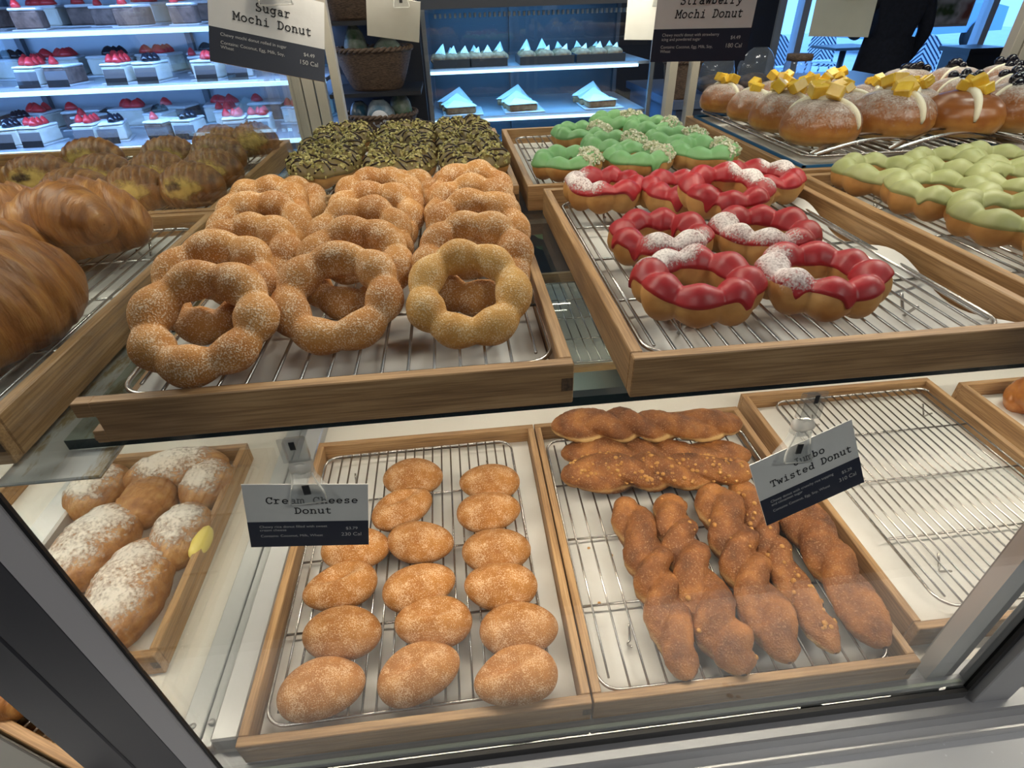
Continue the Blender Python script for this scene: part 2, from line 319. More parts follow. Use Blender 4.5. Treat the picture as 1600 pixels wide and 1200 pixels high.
    def lathe(s, prof, c=(0, 0, 0), seg=24, mi=0):
        c = Vector(c)
        n = len(prof)
        s.grid(lambda u, v: c + Vector((prof[round(v * (n - 1))][0] * math.cos(2 * PI * u), prof[round(v * (n - 1))][0] * math.sin(2 * PI * u), prof[round(v * (n - 1))][1])), seg, n, cu=True, mi=mi)
    def mesh(s, name, mats):
        me = bpy.data.meshes.new(name); me.from_pydata(s.v, [], s.f)
        for m in (mats if isinstance(mats, (list, tuple)) else [mats]): me.materials.append(m)
        me.polygons.foreach_set('material_index', s.m); me.polygons.foreach_set('use_smooth', s.sm)
        for k, a in s.att.items():
            at = me.attributes.new(k, 'FLOAT', 'POINT'); at.data.foreach_set('value', a)
        me.update(); return me
def link(name, me, parent=None, mtx=None, **kw):
    o = bpy.data.objects.new(name, me); COL.objects.link(o)
    if parent: o.parent = parent
    if mtx is not None: o.matrix_basis = mtx
    for k, v in kw.items(): o[k] = v
    return o
def T(x, y, z, rz=0, sc=1, rx=0, spin=0):
    m = Matrix.Translation((x, y, z)) @ Matrix.Rotation(rz, 4, 'Z') @ Matrix.Rotation(rx, 4, 'X') @ Matrix.Rotation(spin, 4, 'Z')
    return m @ Matrix.Diagonal((sc, sc, sc, 1)) if not isinstance(sc, tuple) else m @ Matrix.Diagonal((*sc, 1))
def thing(name, label, cat, mtx=None, group=None, me=None):
    o = bpy.data.objects.new(name, me); COL.objects.link(o)
    if mtx is not None: o.matrix_basis = mtx
    if me is None: o.empty_display_size = 0.02
    o['label'] = label; o['category'] = cat
    if group: o['group'] = group
    return o
def struct(name, me): return link(name, me, kind='structure')
def boxmesh(name, mat, *a, bev=0.0):
    b = MB(); b.box(*a, bev=bev); return b.mesh(name, mat)
def snz(seed):
    r = random.Random(seed); w = [(r.uniform(-1, 1), r.uniform(-1, 1), r.uniform(-1, 1), r.uniform(0, 6.28)) for _ in range(6)]
    return lambda x, y, z=0, f=1.0: sum(math.sin(f * (a * x + b * y + c * z) * 2.2 + d) for a, b, c, d in w) / 6
ORD = ['front', 'second', 'third', 'fourth', 'fifth', 'sixth', 'seventh', 'eighth', 'ninth', 'tenth', 'eleventh', 'twelfth', 'thirteenth', 'fourteenth', 'fifteenth', 'sixteenth', 'seventeenth']
ORDF = ['first'] + ORD[1:]
# ------------------------------------------------------------------ the room
RX0, RX1, RY0, RY1, RZ0, RZ1 = -4.0, 7.0, -3.0, 6.2, -0.87, 2.15
struct('floor', boxmesh('floor', M['floorm'], RX0, RX1, RY0, RY1, RZ0 - 0.1, RZ0))
struct('ceiling', boxmesh('ceiling', M['ceilm'], RX0, RX1, RY0, RY1, RZ1, RZ1 + 0.1))
struct('wall_left', boxmesh('wall_left', M['wallm'], RX0 - 0.12, RX0, RY0, RY1, RZ0, RZ1))
struct('wall_right', boxmesh('wall_right', M['wallm'], RX1, RX1 + 0.12, RY0, RY1, RZ0, RZ1))
struct('wall_front', boxmesh('wall_front', M['wallm'], RX0, RX1, RY0 - 0.12, RY0, RZ0, RZ1))
WX0, WX1, WZ0, WZ1 = 3.27, 6.3, -0.80, 1.7
b = MB(); b.box(RX0, WX0, RY1, RY1 + 0.14, RZ0, RZ1); b.box(WX1, RX1, RY1, RY1 + 0.14, RZ0, RZ1)
b.box(WX0, WX1, RY1, RY1 + 0.14, RZ0, WZ0); b.box(WX0, WX1, RY1, RY1 + 0.14, WZ1, RZ1)
struct('wall_back', b.mesh('wall_back', M['wallm']))
b = MB()
for x in (WX0, 3.52, 5.52, WX1 - 0.06): b.box(x, x + 0.07, RY1 - 0.03, RY1 + 0.10, WZ0, WZ1)
for z in (WZ0, WZ1 - 0.07): b.box(WX0, WX1, RY1 - 0.03, RY1 + 0.10, z, z + 0.07)
wf = link('window_1', b.mesh('window_frame', M['wframe']), kind='structure')
link('pane', boxmesh('pane', M['glass'], WX0 + 0.03, WX1 - 0.03, RY1 + 0.03, RY1 + 0.036, WZ0 + 0.03, WZ1 - 0.03), wf)
struct('ground_outside', boxmesh('ground_outside', M['pave'], -2, 22, RY1 + 0.14, 24, RZ0 - 0.1, RZ0))
for i, (x, y) in enumerate(CEIL):
    t = thing('ceiling_light', 'flat white ceiling light panel out of view above the bakery, %s of six' % ORDF[i], 'ceiling light', T(x, y, 2.09), 'ceiling light panels')
    b = MB(); b.box(-0.47, 0.47, -0.27, 0.27, 0.0, 0.06); link('housing', b.mesh('housing', M['white']), t)
# ------------------------------------------------------------------ the display case
case = thing('display_case', 'grey aluminium and glass bakery display case holding the trays of donuts', 'display case', T(0, 0, 0))
def part(name, me, parent=None, label=None):
    o = link(name, me, parent or case)
    if label: o['label'] = label
    return o
GX0, GX1, GY = -0.259, 0.487, 0.235
TOPZ = 0.95
part('deck', boxmesh('deck', M['deck'], -1.1, 1.30, 0.250, 1.26, -0.03, -0.001))
b = MB(); b.box(-0.285, 1.30, 0.238, 0.262, -0.03, 0.0); b.box(-0.285, 1.30, 0.215, 0.238, -0.045, -0.012, bev=0.002)
part('base_rail', b.mesh('base_rail', M['alu'])); part('rail_lip', boxmesh('rail_lip', M['alul'], -0.285, 1.30, 0.204, 0.216, -0.045, -0.032, bev=0.001))
part('gasket', boxmesh('gasket', M['black'], GX0, GX1, 0.2305, 0.2345, -0.012, 0.001))
b = MB(); b.box(GX0, GX1, GY, GY + 0.006, 0.0, TOPZ); fg = part('front_glass', b.mesh('front_glass', M['glass']))
part('glass_edge', boxmesh('glass_edge', plain('pale_glass_edge', (0.50, 0.56, 0.46), 0.3), GX0, GX1, 0.2405, 0.2435, 0.0, 0.0025), fg)
b = MB(); b.box(0.534, 1.30, GY, GY + 0.006, 0.0, TOPZ); part('front_glass', b.mesh('front_glass', M['glass']))
part('frame_post', boxmesh('frame_post', M['postg'], -0.285, GX0 - 0.003, 0.2320, 0.2355, -0.05, TOPZ, bev=0.001))
part('gasket', boxmesh('gasket', M['black'], GX0 - 0.003, GX0 - 0.0005, 0.2340, 0.2362, 0.0, TOPZ))
part('frame_post', boxmesh('frame_post', M['dark'], -0.3255, -0.2855, 0.2335, 0.250, -0.05, TOPZ, bev=0.0012), label='charcoal corner post')
part('frame_post', boxmesh('frame_post', M['dark'], -0.364, -0.3265, 0.2335, 0.250, -0.05, TOPZ, bev=0.0012), label='charcoal corner post')
part('gasket', boxmesh('gasket', M['black'], GX1, GX1 + 0.005, 0.2315, 0.2375, 0.0, TOPZ))
part('frame_post', boxmesh('frame_post', M['alu'], GX1 + 0.005, 0.534, 0.224, 0.250, -0.045, TOPZ, bev=0.001))
b = MB(); b.box(0.452, 0.472, 0.247, 0.262, 0.0, TOPZ, 0); b.box(0.472, 0.486, 0.250, 0.275, 0.0, TOPZ, 1)
part('inner_post', b.mesh('inner_post', [M['alul'], M['alu']]))
# rear posts
for (x0, x1) in ((-0.315, -0.292), (-0.289, -0.268), (-0.265, -0.246), (-0.232, -0.215), (0.458, 0.475), (0.506, 0.522), (1.215, 1.235), (1.24, 1.27)):
    part('rear_post', boxmesh('rear_post', M['creamp'], x0, x1, 1.262, 1.285, -0.03, TOPZ, bev=0.001))
# partition
b = MB(); b.box(-0.2935, -0.2875, 0.264, 1.25, 0.012, TOPZ - 0.02); part('partition_glass', b.mesh('partition_glass', M['glass']))
part('partition_track', boxmesh('partition_track', M['alul'], -0.322, -0.300, 0.264, 1.25, 0.0, 0.012, bev=0.001))
part('partition_track', boxmesh('partition_track', M['alul'], -0.299, -0.2865, 0.264, 1.25, 0.0, 0.010, bev=0.001))
part('partition_rail', boxmesh('partition_rail', M['alul'], -0.285, -0.258, 0.264, 1.25, 0.0, 0.022, bev=0.002))
for (x, y, z) in ((-0.311, 0.285, 0.0122), (-0.293, 0.287, 0.0125)):
    b = MB(); b.lathe([(0.0001, 0.0012), (0.0030, 0.0010), (0.0034, 0.0)], (x, y, z), 16); part('screw', b.mesh('screw', M['screw']))
b = MB(); b.tube([(-0.2578, 0.288, 0.012), (-0.2565, 0.288, 0.012)], 0.0055, 16); part('screw', b.mesh('screw', M['screw']))
part('grey_block', boxmesh('grey_block', M['alul'], -0.612, -0.575, 0.44, 0.715, 0.0, 0.040, bev=0.003))  # plain grey block standing on the left deck
lr = boxmesh('base_rail', M['railg'], -0.6, 0.0, -0.022, 0.0, -0.03, 0.030, bev=0.002)
o = part('base_rail', lr); o.matrix_basis = T(-0.366, 0.230, 0, math.radians(-26))
part('shelf_bracket', boxmesh('shelf_bracket', M['stain'], -0.3270, -0.258, 0.296, 1.22, 0.3435, 0.3466, bev=0.001), label='white shelf bracket with brown stains')
def glass_shelf(x0, x1, y0, y1, z0, z1, label):
    b = MB(); b.box(x0, x1, y0, y1, z0, z1)
    b.m = [1 if i not in (4, 5) and not (i == 0 and -0.3 < x0 < 0) else 0 for i in range(6)]
    # faces order: -x, +x, -y, +y, -z, +z
    return thing('glass_shelf', label, 'shelf', None, None, b.mesh('glass_shelf', [M['shelf'], M['edge']]))
glass_shelf(-0.294, 0.488, 0.327, 1.24, 0.3470, 0.3555, 'clear glass shelf under the sugared and strawberry donut trays')
glass_shelf(0.491, 1.30, 0.327, 1.24, 0.3470, 0.3555, 'clear glass shelf under the pale green donuts and mango buns')
glass_shelf(-1.10, -0.3275, 0.334, 1.24, 0.3470, 0.3555, 'clear glass shelf under the croissants at left')
glass_shelf(-0.285, 0.488, 0.555, 1.24, UPZ, UPZ + 0.008, 'high clear glass shelf that the upper price signs hang from')
glass_shelf(0.491, 1.30, 0.555, 1.24, UPZ, UPZ + 0.008, 'high clear glass shelf above the mango buns')
glass_shelf(-1.10, -0.30, 0.555, 1.24, UPZ, UPZ + 0.008, 'high clear glass shelf above the croissants')
for i, (x0, x1, y, z) in enumerate(strips):
    b = MB(); b.box(x0, x1, y - 0.013, y + 0.013, z - 0.001, z + 0.006)
    part('led_strip', b.mesh('led_strip', M['alul']))
cn = boxmesh('counter', M['counter'], -1.6, 2.4, 0.075, 0.30, -0.10, -0.045, bev=0.002)
thing('counter', 'white speckled solid surface counter below the display case', 'counter', None, None, cn)
b = MB(); b.box(-1.1, 1.30, 0.31, 1.285, -0.86, -0.10); b.box(-1.1, 1.3, 0.31, 1.285, -0.10, -0.03); thing('case_cabinet', 'dark base cabinet carrying the bakery display case', 'cabinet', None, None, b.mesh('case_cabinet', M['dark']))
for i, (x, y, r) in enumerate(((0.258, 0.196, 0.004), (0.267, 0.198, 0.003))):
    b = MB(); b.ball((0, 0, r * 0.5), r, r * 0.6, r * 0.5, 8, 6)
    thing('crumb', ['dark red crumb on the white counter, larger of the two', 'dark red crumb on the white counter, smaller of the two'][i], 'crumb', T(x, y, -0.045, 0.4), 'red crumbs on the counter', b.mesh('crumb', M['pebble']))
# ------------------------------------------------------------------ trays, liners, racks
TW, TD, TH, TT = 0.343, 0.436, 0.0345, 0.0095
def tray(x0, y0, z, label, w=TW, d=TD, h=TH, rz=0, broken=False):
    t = thing('wooden_tray', label, 'tray', T(x0, y0, z, rz), 'oak serving trays')
    link('base', boxmesh('base', M['wy'], 0.002, w - 0.002, 0.002, d - 0.002, 0.001, 0.005), t)
    if not broken:
        link('side_panel', boxmesh('side_panel', M['wy'], 0, TT, TT + .0002, d - TT - .0002, 0, h, bev=0.0008), t)
    link('side_panel', boxmesh('side_panel', M['wy'], w - TT, w, TT + .0002, d - TT - .0002, 0, h, bev=0.0008), t)
    b = MB(); b.box(TT if broken else 0, w, 0, TT, 0, h, bev=0.0008)
    if broken:
        b = MB(); b.box(0.012, w, 0, TT, 0, h, bev=0.0008); b.box(0.0, 0.0125, 0, TT, h * 0.66, h, bev=0.0006); b.box(0.004, 0.0125, 0, TT, 0.0, h * 0.30, bev=0.0006)
    e = link('end_panel', b.mesh('end_panel', M['wx']), t)
    jm = MB(); jm.box(w - TT + 0.0006, w - 0.0006, -0.0004, 0.002, h * 0.34, h * 0.66); link('finger_joint', jm.mesh('finger_joint', M['wend']), e)
    link('end_panel', boxmesh('end_panel', M['wx'], 0, w, d - TT, d, 0, h, bev=0.0008), t)
    return t
M['wend'] = mottled('oak_end_grain', (0.05, 0.026, 0.012), (0.13, 0.075, 0.036), 300, 0.6, 0)
def liner(x0, y0, z, label, seed, w=TW - 0.021, d=TD - 0.021, curl=False, amp=0.0016, rz=0):
    n = snz(seed)
    def fn(u, v):
        x = u * w; y = v * d
        zz = 0.0008 + amp * (1 + n(x * 14, y * 14) + 0.6 * n(x * 40, y * 36, 3))
        if curl:
            k = max(0, (u - 0.72) / 0.28)
            zz += 0.021 * k * k * (0.55 + 0.45 * math.sin(v * 15 + 2.2))
            x -= 0.012 * k * k
        return (x, y, zz)
    b = MB(); b.grid(fn, 34, 40)
    return thing('parchment_liner', label, 'parchment paper', T(x0 + 0.0105, y0 + 0.0105, z + 0.0052, rz), 'parchment tray liners', b.mesh('parchment_liner', M['paper']))
RM = {}
def rack(cx, cy, z, w, d, pitch, label, hgt=0.0185, rz=0, crosses=3):
    """z = surface below; top of the wires at z + hgt"""
    key = (w, d, pitch, hgt, crosses)
    if key not in RM:
        r = 0.00135; q = 0.022; pts = []
        for (sx, sy, a0) in ((1, 1, 0), (-1, 1, 90), (-1, -1, 180), (1, -1, 270)):
            for k in range(7):
                a = math.radians(a0 + 15 * k); pts.append((sx * (w / 2 - q) + q * math.cos(a), sy * (d / 2 - q) + q * math.sin(a), 0))
        b = MB(); b.tube(pts, 0.0019, 8, closed=True); rim = b.mesh('rim', M['steel'])
        b = MB(); b.tube([(0, -d / 2, 0.0012), (0, d / 2, 0.0012)], r, 6); wi = b.mesh('wire', M['steel'])
        b = MB(); b.tube([(0, -d / 2 + 0.012, 0.0012), (0, d / 2 - 0.012, 0.0012)], r, 6); wis = b.mesh('wire_short', M['steel'])
        b = MB(); b.tube([(-w / 2, 0, -0.0014), (w / 2, 0, -0.0014)], 0.0015, 6); cw = b.mesh('cross_wire', M['steel'])
        b = MB(); b.tube([(0, -0.012, 0), (0, -0.009, -0.004), (0, -0.002, -(hgt - 0.004)), (0, 0.0, -(hgt - 0.0030)), (0.004, 0.004, -(hgt - 0.0034)), (0.004, 0.010, -0.006), (0.004, 0.014, 0)], 0.0014, 6); ft = b.mesh('foot', M['steel'])
        RM[key] = (rim, wi, wis, cw, ft)
    rim, wi, wis, cw, ft = RM[key]
    t = thing('cooling_rack', label, 'cooling rack', T(cx, cy, z + hgt - 0.0025, rz), 'wire cooling racks')
    link('rim', rim, t)
    n = int(w / pitch); x0 = -pitch * (n - 1) / 2
    for i in range(n):
        x = x0 + i * pitch
        if abs(x) > w / 2 - 0.004: continue
        link('wire', wis if abs(x) > w / 2 - 0.017 else wi, t, T(x, 0, 0))
    for i in range(crosses): link('cross_wire', cw, t, T(0, d * ((i + 1) / (crosses + 1) - 0.5), 0))
    for sx in (-1, 1):
        for sy in (-1, 1): link('foot', ft, t, T(sx * (w / 2 - 0.045), sy * (d / 2 - 0.055), 0))
    return t
UZ = 0.356
tray(-0.2525, 0.250, 0.0, 'oak tray holding the cream cheese donuts on the lower deck'); liner(-0.2525, 0.25, 0, 'parchment under the cream cheese donuts', 1)
tray(0.0925, 0.250, 0.0, 'oak tray holding the cinnamon twisted donuts on the lower deck'); liner(0.0925, 0.25, 0, 'parchment under the twisted donuts', 2)
tray(0.458, 0.283, 0.0, 'empty oak tray with bare wire rack on the lower deck'); liner(0.458, 0.283, 0, 'bare parchment in the empty tray', 3, amp=0.0012)
tray(0.843, 0.262, 0.0, 'oak tray with a glazed donut at the right edge of the lower deck'); liner(0.843, 0.262, 0, 'parchment under the glazed donut', 4)
rack(-0.092, 0.468, 0.006, 0.290, 0.392, 0.0140, 'wire rack under the cream cheese donuts', rz=0.012)
rack(0.2635, 0.458, 0.006, 0.318, 0.388, 0.0196, 'wire rack under the twisted donuts', rz=-0.01)
rack(0.655, 0.508, 0.006, 0.288, 0.392, 0.0140, 'bare wire rack in the empty tray', rz=0.01)
tray(-0.2705, 0.320, UZ, 'oak tray with broken left corner holding the sugared ring donuts', broken=True); liner(-0.2705, 0.32, UZ, 'parchment under the sugared ring donuts', 5)
tray(0.116, 0.320, UZ, 'oak tray holding the red strawberry donuts'); liner(0.116, 0.32, UZ, 'curling parchment under the red strawberry donuts', 6, curl=True)
tray(0.481, 0.318, UZ, 'oak tray holding the pale green matcha donuts'); liner(0.481, 0.318, UZ, 'parchment under the pale green matcha donuts', 7)
tray(-0.2575, 0.777, UZ, 'oak tray holding the chocolate drizzled pistachio donuts', d=0.42); liner(-0.2575, 0.777, UZ, 'parchment under the pistachio donuts', 8, d=0.40)
tray(0.097, 0.770, UZ, 'oak tray holding the bright green donuts', d=0.412); liner(0.097, 0.77, UZ, 'parchment under the bright green donuts', 9, d=0.392)
tray(0.491, 0.772, UZ, 'oak tray holding the mango cream buns', d=0.45); tray(0.845, 0.772, UZ, 'oak tray holding the blueberry buns', d=0.45)
tray(-0.655, 0.305, UZ, 'oak tray holding the big croissants at left'); liner(-0.655, 0.305, UZ, 'parchment under the big croissants', 10)
tray(-0.660, 0.748, UZ, 'oak tray holding the custard danishes'); liner(-0.660, 0.748, UZ, 'parchment under the custard danishes', 11)
tray(-1.010, 0.748, UZ, 'oak tray at the far left behind the croissants')
tray(-0.7105, 0.352, 0.0, 'oak tray holding the sugar dusted cream pastries at lower left', d=0.350); liner(-0.7105, 0.352, 0, 'parchment under the sugar dusted cream pastries', 12, d=0.330)
rack(-0.097, 0.540, UZ + 0.006, 0.320, 0.390, 0.0196, 'wire rack under the sugared ring donuts')
rack(0.283, 0.535, UZ + 0.006, 0.296, 0.386, 0.0140, 'wire rack under the red strawberry donuts')
rack(0.652, 0.535, UZ + 0.006, 0.296, 0.392, 0.0140, 'wire rack under the pale green matcha donuts')
rack(-0.086, 0.985, UZ + 0.006, 0.300, 0.36, 0.0196, 'wire rack under the pistachio donuts')
rack(0.268, 0.975, UZ + 0.006, 0.296, 0.36, 0.0140, 'wire rack under the bright green donuts')
rack(-0.475, 0.520, UZ + 0.006, 0.290, 0.39, 0.0140, 'wire rack under the big croissants')
rack(-0.488, 0.965, UZ + 0.006, 0.296, 0.39, 0.0140, 'wire rack under the custard danishes')
# added tray and rack imitate a reflection in the shelf glass between the upper trays
tray(0.105, 0.840, 0.0, 'added oak tray behind the twists, imitating a reflection in the glass shelf'); liner(0.105, 0.84, 0, 'added parchment behind the twists, part of the imitated shelf reflection', 13)
rack(0.270, 1.055, 0.006, 0.300, 0.36, 0.0196, 'added empty wire rack behind the twists, imitating a rack reflected in the shelf')
# little slanted tray beyond the corner post
tray(-0.538, 0.318, 0.0, 'slanted oak tray beyond the charcoal corner post', w=0.17, d=0.036, rz=math.radians(-26))
rack(-0.454, 0.2975, 0.004, 0.146, 0.022, 0.0140, 'small slanted wire rack beyond the charcoal corner post', rz=math.radians(-26), crosses=1)
# blue plastic trays under the buns with raised racks
for x0, lab, lab2 in ((0.491, 'blue plastic tray under the mango buns', 'paper covered wire rack under the mango buns'), (0.845, 'blue plastic tray under the blueberry buns', 'paper covered wire rack under the blueberry buns')):
    bm_ = MB(); xa, xb, ya, yb = x0 + 0.012, x0 + TW - 0.012, 0.784, 1.21
    bm_.box(xa, xb, ya, yb, UZ + 0.006, UZ + 0.010)
    bm_.box(xa, xa + 0.004, ya, yb, UZ + 0.006, UZ + 0.037); bm_.box(xb - 0.004, xb, ya, yb, UZ + 0.006, UZ + 0.037); bm_.box(xa, xb, ya, ya + 0.004, UZ + 0.006, UZ + 0.037); bm_.box(xa, xb, yb - 0.004, yb, UZ + 0.006, UZ + 0.037)
    thing('plastic_tray', lab, 'tray', None, 'blue plastic trays', bm_.mesh('plastic_tray', M['bluet']))
    liner(x0 + 0.003, 0.786, UZ + 0.027, lab.replace('blue plastic tray', 'white paper sheet'), 14, w=0.312, d=0.40, amp=0.0012)
    rack(x0 + TW / 2, 0.992, UZ + 0.0345, 0.315, 0.41, 0.0196, lab2, hgt=0.0165)
BUNZ = UZ + 0.0345 + 0.0165
# ------------------------------------------------------------------ ring donuts
class Ring:
    def __init__(s, seed, R=0.0375, r=0.0150, lobes=8, zs=0.95, depth=0.30):
        s.rng = random.Random(seed); s.R, s.r, s.zs, s.L, s.depth = R, r, zs, lobes, depth
        s.amp = [s.rng.uniform(0.92, 1.07) for _ in range(lobes)]; s.off = s.rng.uniform(0, 6.28)
        c = [s.rng.uniform(0.86, 1.14) for _ in range(lobes)]; t = sum(c); s.edges = [0]
        for k in c: s.edges.append(s.edges[-1] + k / t)
        s.n = snz(seed + 77)
    def rad(s, a):
        f = (a / (2 * PI)) % 1.0
        for i in range(s.L):
            if f <= s.edges[i + 1] or i == s.L - 1:
                t = (f - s.edges[i]) / (s.edges[i + 1] - s.edges[i]) * 2 - 1
                prev = s.amp[i - 1]; nx = s.amp[(i + 1) % s.L]; me = s.amp[i]
                w = abs(t) ** 3 * 0.5
                amp = me * (1 - w) + (nx if t > 0 else prev) * w
                p = math.sqrt(max(0.0, 1 - (0.86 * t) ** 2)); p = 0.55 * (p - 0.51) / 0.49 + 0.45 * math.cos(t * PI / 2) ** 2
                return s.r * amp * (1 - s.depth * (1 - p) * 0.9)
    def pt(s, a, v, off=0.0):
        r = s.rad(a); R = s.R + 0.25 * (r - s.r)
        q = r * (1 + 0.05 * s.n(math.cos(a) * 3, math.sin(a) * 3, v)) + off
        rho = R + q * math.cos(v)
        return Vector((rho * math.cos(a), rho * math.sin(a), (s.r + q * math.sin(v)) * s.zs))
    def dough(s, name, mat, nu=128, nv=26):
        b = MB(); b.grid(lambda u, v: s.pt(2 * PI * u, 2 * PI * v), nu, nv, True, True); return b.mesh(name, mat)
    def icing(s, name, mat, lo=0.05, wav=0.30, nu=160, nv=22, drips=4, th=0.0016):
        n = snz(s.rng.random() * 999); dr = [(s.rng.uniform(0, 6.28), s.rng.uniform(0.35, 0.95), s.rng.uniform(0.06, 0.12), s.rng.random() < 0.7) for _ in range(drips)]
        s.lo_, s.wav_, s.ic_ = lo, wav, n
        def rng(a):
            v0 = lo - wav * n(2.6 * math.cos(a), 2.6 * math.sin(a)); v1 = PI - lo * 0.4 + wav * 0.8 * n(2.6 * math.cos(a), 2.6 * math.sin(a), 4)
            for (da, dl, dw, outer) in dr:
                e = dl * math.exp(-((math.remainder(a - da, 2 * PI)) / dw) ** 2)
                if outer: v0 -= e
                else: v1 += e
            return v0, v1
        def fn(u, v):
            a = 2 * PI * u; v0, v1 = rng(a); t = v
            w = min(t, 1 - t) * nv
            off = -0.0012 if (t == 0 or t == 1) else th * (1.0 + 0.35 * math.exp(-((w - 1.5) / 1.0) ** 2))
            return s.pt(a, v0 + (v1 - v0) * t, off)
        b = MB(); b.grid(fn, nu, nv, True, False); return b.mesh(name, mat)
    def sector(s, name, mat, a0, a1, v0=0.35, v1=2.4, th=0.0022, nu=60, nv=18):
        def fn(u, v):
            cov = min(1.0, 4.5 * min(u, 1 - u)) * min(1.0, 3.5 * min(v, 1 - v))
            return s.pt(a0 + (a1 - a0) * u, v0 + (v1 - v0) * v, th), cov
        b = MB(); b.grid(fn, nu, nv, att='cover'); return b.mesh(name, mat)
    def chips(s, name, mat, a0, a1, count, size=0.0028, v0=0.25, v1=2.7, off=0.0022):
        b = MB(); rg = s.rng
        for _ in range(count):
            a = rg.uniform(a0, a1); v = rg.uniform(v0, v1); p = s.pt(a, v, off)
            m = Matrix.Translation(p) @ Euler((rg.uniform(0, 6), rg.uniform(0, 6), rg.uniform(0, 6))).to_matrix().to_4x4()
            k = size * rg.uniform(0.5, 1.25); b.box(-k * 0.6, k * 0.6, -k * 0.5, k * 0.5, -k * 0.42, k * 0.42, mtx=m)
        return b.mesh(name, mat)
    def drizzle(s, name, mat, lines=9, r=0.0009):
        b = MB(); rg = s.rng; ext = s.R + s.r
        for i in range(lines):
            y0 = -ext + (i + 0.5) / lines * 2 * ext; run = []; ph = rg.uniform(0, 6)
            for k in range(70):
                x = -ext + k / 69 * 2 * ext; y = y0 + 0.0035 * math.sin(x * 160 + ph) + 0.002 * math.sin(x * 60 + ph)
                rho = math.hypot(x, y); a = math.atan2(y, x); rr = s.rad(a); d = (rho - s.R) / (rr * 1.02)
                if abs(d) < 0.93:
                    p = s.pt(a, math.acos(d), 0.0021); run.append(p)
                else:
                    if len(run) > 2: b.tube(run, r, 5)
                    run = []
            if len(run) > 2: b.tube(run, r, 5)
        return b.mesh(name, mat)
TOPU = UZ + 0.006 + 0.0185 + 0.0012 + 0.0003   # top of the rack wires on the upper shelf
sug = [Ring(i, R=0.0375, r=0.0158, lobes=L, depth=D).dough('sugared_ring_donut', M['sugar']) for i, (L, D) in enumerate(((8, 0.30), (7, 0.33), (8, 0.26), (7, 0.30)))]
sugp = Ring(7, R=0.0375, r=0.0158, lobes=7, depth=0.32).dough('sugared_ring_donut', M['sugarpale'])
rs = random.Random(5)
TILT = math.radians(30)
SUG = {'left': [(-0.193, 0.382), (-0.204, 0.442), (-0.199, 0.506), (-0.201, 0.568), (-0.213, 0.630), (-0.209, 0.690)],
       'middle': [(-0.100, 0.408), (-0.093, 0.462), (-0.098, 0.535), (-0.090, 0.595), (-0.091, 0.655), (-0.070, 0.705)],
       'right': [(0.0015, 0.398), (0.008, 0.456), (0.015, 0.528), (0.014, 0.592), (0.016, 0.650), (0.016, 0.706)]}
for cname, lst in SUG.items():
    for i, (x, y) in enumerate(lst):
        tilt = TILT * (1.0 + 0.1 * rs.uniform(-1, 1)) if i < 5 else math.radians(14)
        R_ = 0.053
        z = TOPU + R_ * math.sin(tilt) * 0.98 + 0.0158 * (math.cos(tilt) - 1) * 0.9 - 0.0008
        lab = ('sugar dusted ring donut, %s of the %s column' % (ORD[i], cname)) if i else 'sugar dusted ring donut at the front of the %s column, nearest the tray front' % cname
        sc = 1.0 if cname != 'right' or i else 0.95
        thing('sugared_ring_donut', lab, 'donut', T(x, y, z, rs.uniform(-0.12, 0.12), sc, tilt, rs.uniform(0, 6.28)), 'sugar dusted ring donuts', (sug[(i + len(cname)) % 4 if i else {'left': 1, 'middle': 3}[cname]] if i or cname != 'right' else sugp))
def iced(name, cat_label, x, y, z, rings, grp, rz=0, sc=1.0, rx=0):
    t = thing(name, cat_label, 'donut', T(x, y, z, 0, sc, rx, rz), grp)
    for pn, me, kw in rings:
        o = link(pn, me, t)
        for k, v in kw.items(): o[k] = v
    return t
# strawberry: position, powdered-sugar sector start/end (degrees, world)
STR = [(0.187, 0.698, 120, 260, 'rear left corner of its tray', 0, 0), (0.276, 0.664, -40, 60, 'partly under another near the rear middle', 0, 0), (0.304, 0.612, -30, 70, 'leaning on the one behind it in the middle', 0.008, 8),
       (0.390, 0.690, 0, 70, 'rear right corner of its tray', 0, 0), (0.198, 0.515, 225, 330, 'left of the second row from the front', 0, 0), (0.303, 0.508, 130, 290, 'right of the second row from the front', 0.0, 0),
       (0.194, 0.408, 70, 160, 'front left, dripping icing through its hole', 0, 0), (0.299, 0.402, 120, 235, 'front right, red drips down its front', 0, 0)]
for i, (x, y, a0, a1, lab, dz, rx) in enumerate(STR):
    R_ = Ring(100 + i, R=0.0385, r=0.0148, zs=1.26, depth=0.36)
    d = R_.dough('dough', M['dough']); ic = R_.icing('icing', M['red'], 0.36, 0.36, drips=4)
    ps = R_.sector('powdered_sugar', M['psugar'], math.radians(a0 - 16), math.radians(a1 + 16), 0.10, 2.95)
    iced('strawberry_ring_donut', 'red strawberry iced ring donut, ' + lab, x, y, TOPU + dz + (0.0 if not rx else 0.006), [('dough', d, {'label': 'golden fried dough ring'}), ('icing', ic, {'label': 'glossy red icing'}), ('powdered_sugar', ps, {'label': 'white powdered sugar patch'})], 'red strawberry ring donuts', rx=math.radians(rx))
GRN = [(0.165, 0.843, 'front left, alone near the bare rack'), (0.272, 0.843, 'front middle, icing dripping at its front'), (0.258, 0.932, 'second row left, behind the front middle one'), (0.378, 0.856, 'front right of its tray'),
       (0.370, 0.950, 'second row right, behind the front right one'), (0.226, 1.030, 'rear left of its tray'), (0.362, 1.055, 'third row right'), (0.315, 1.125, 'rearmost, beside the back panel')]
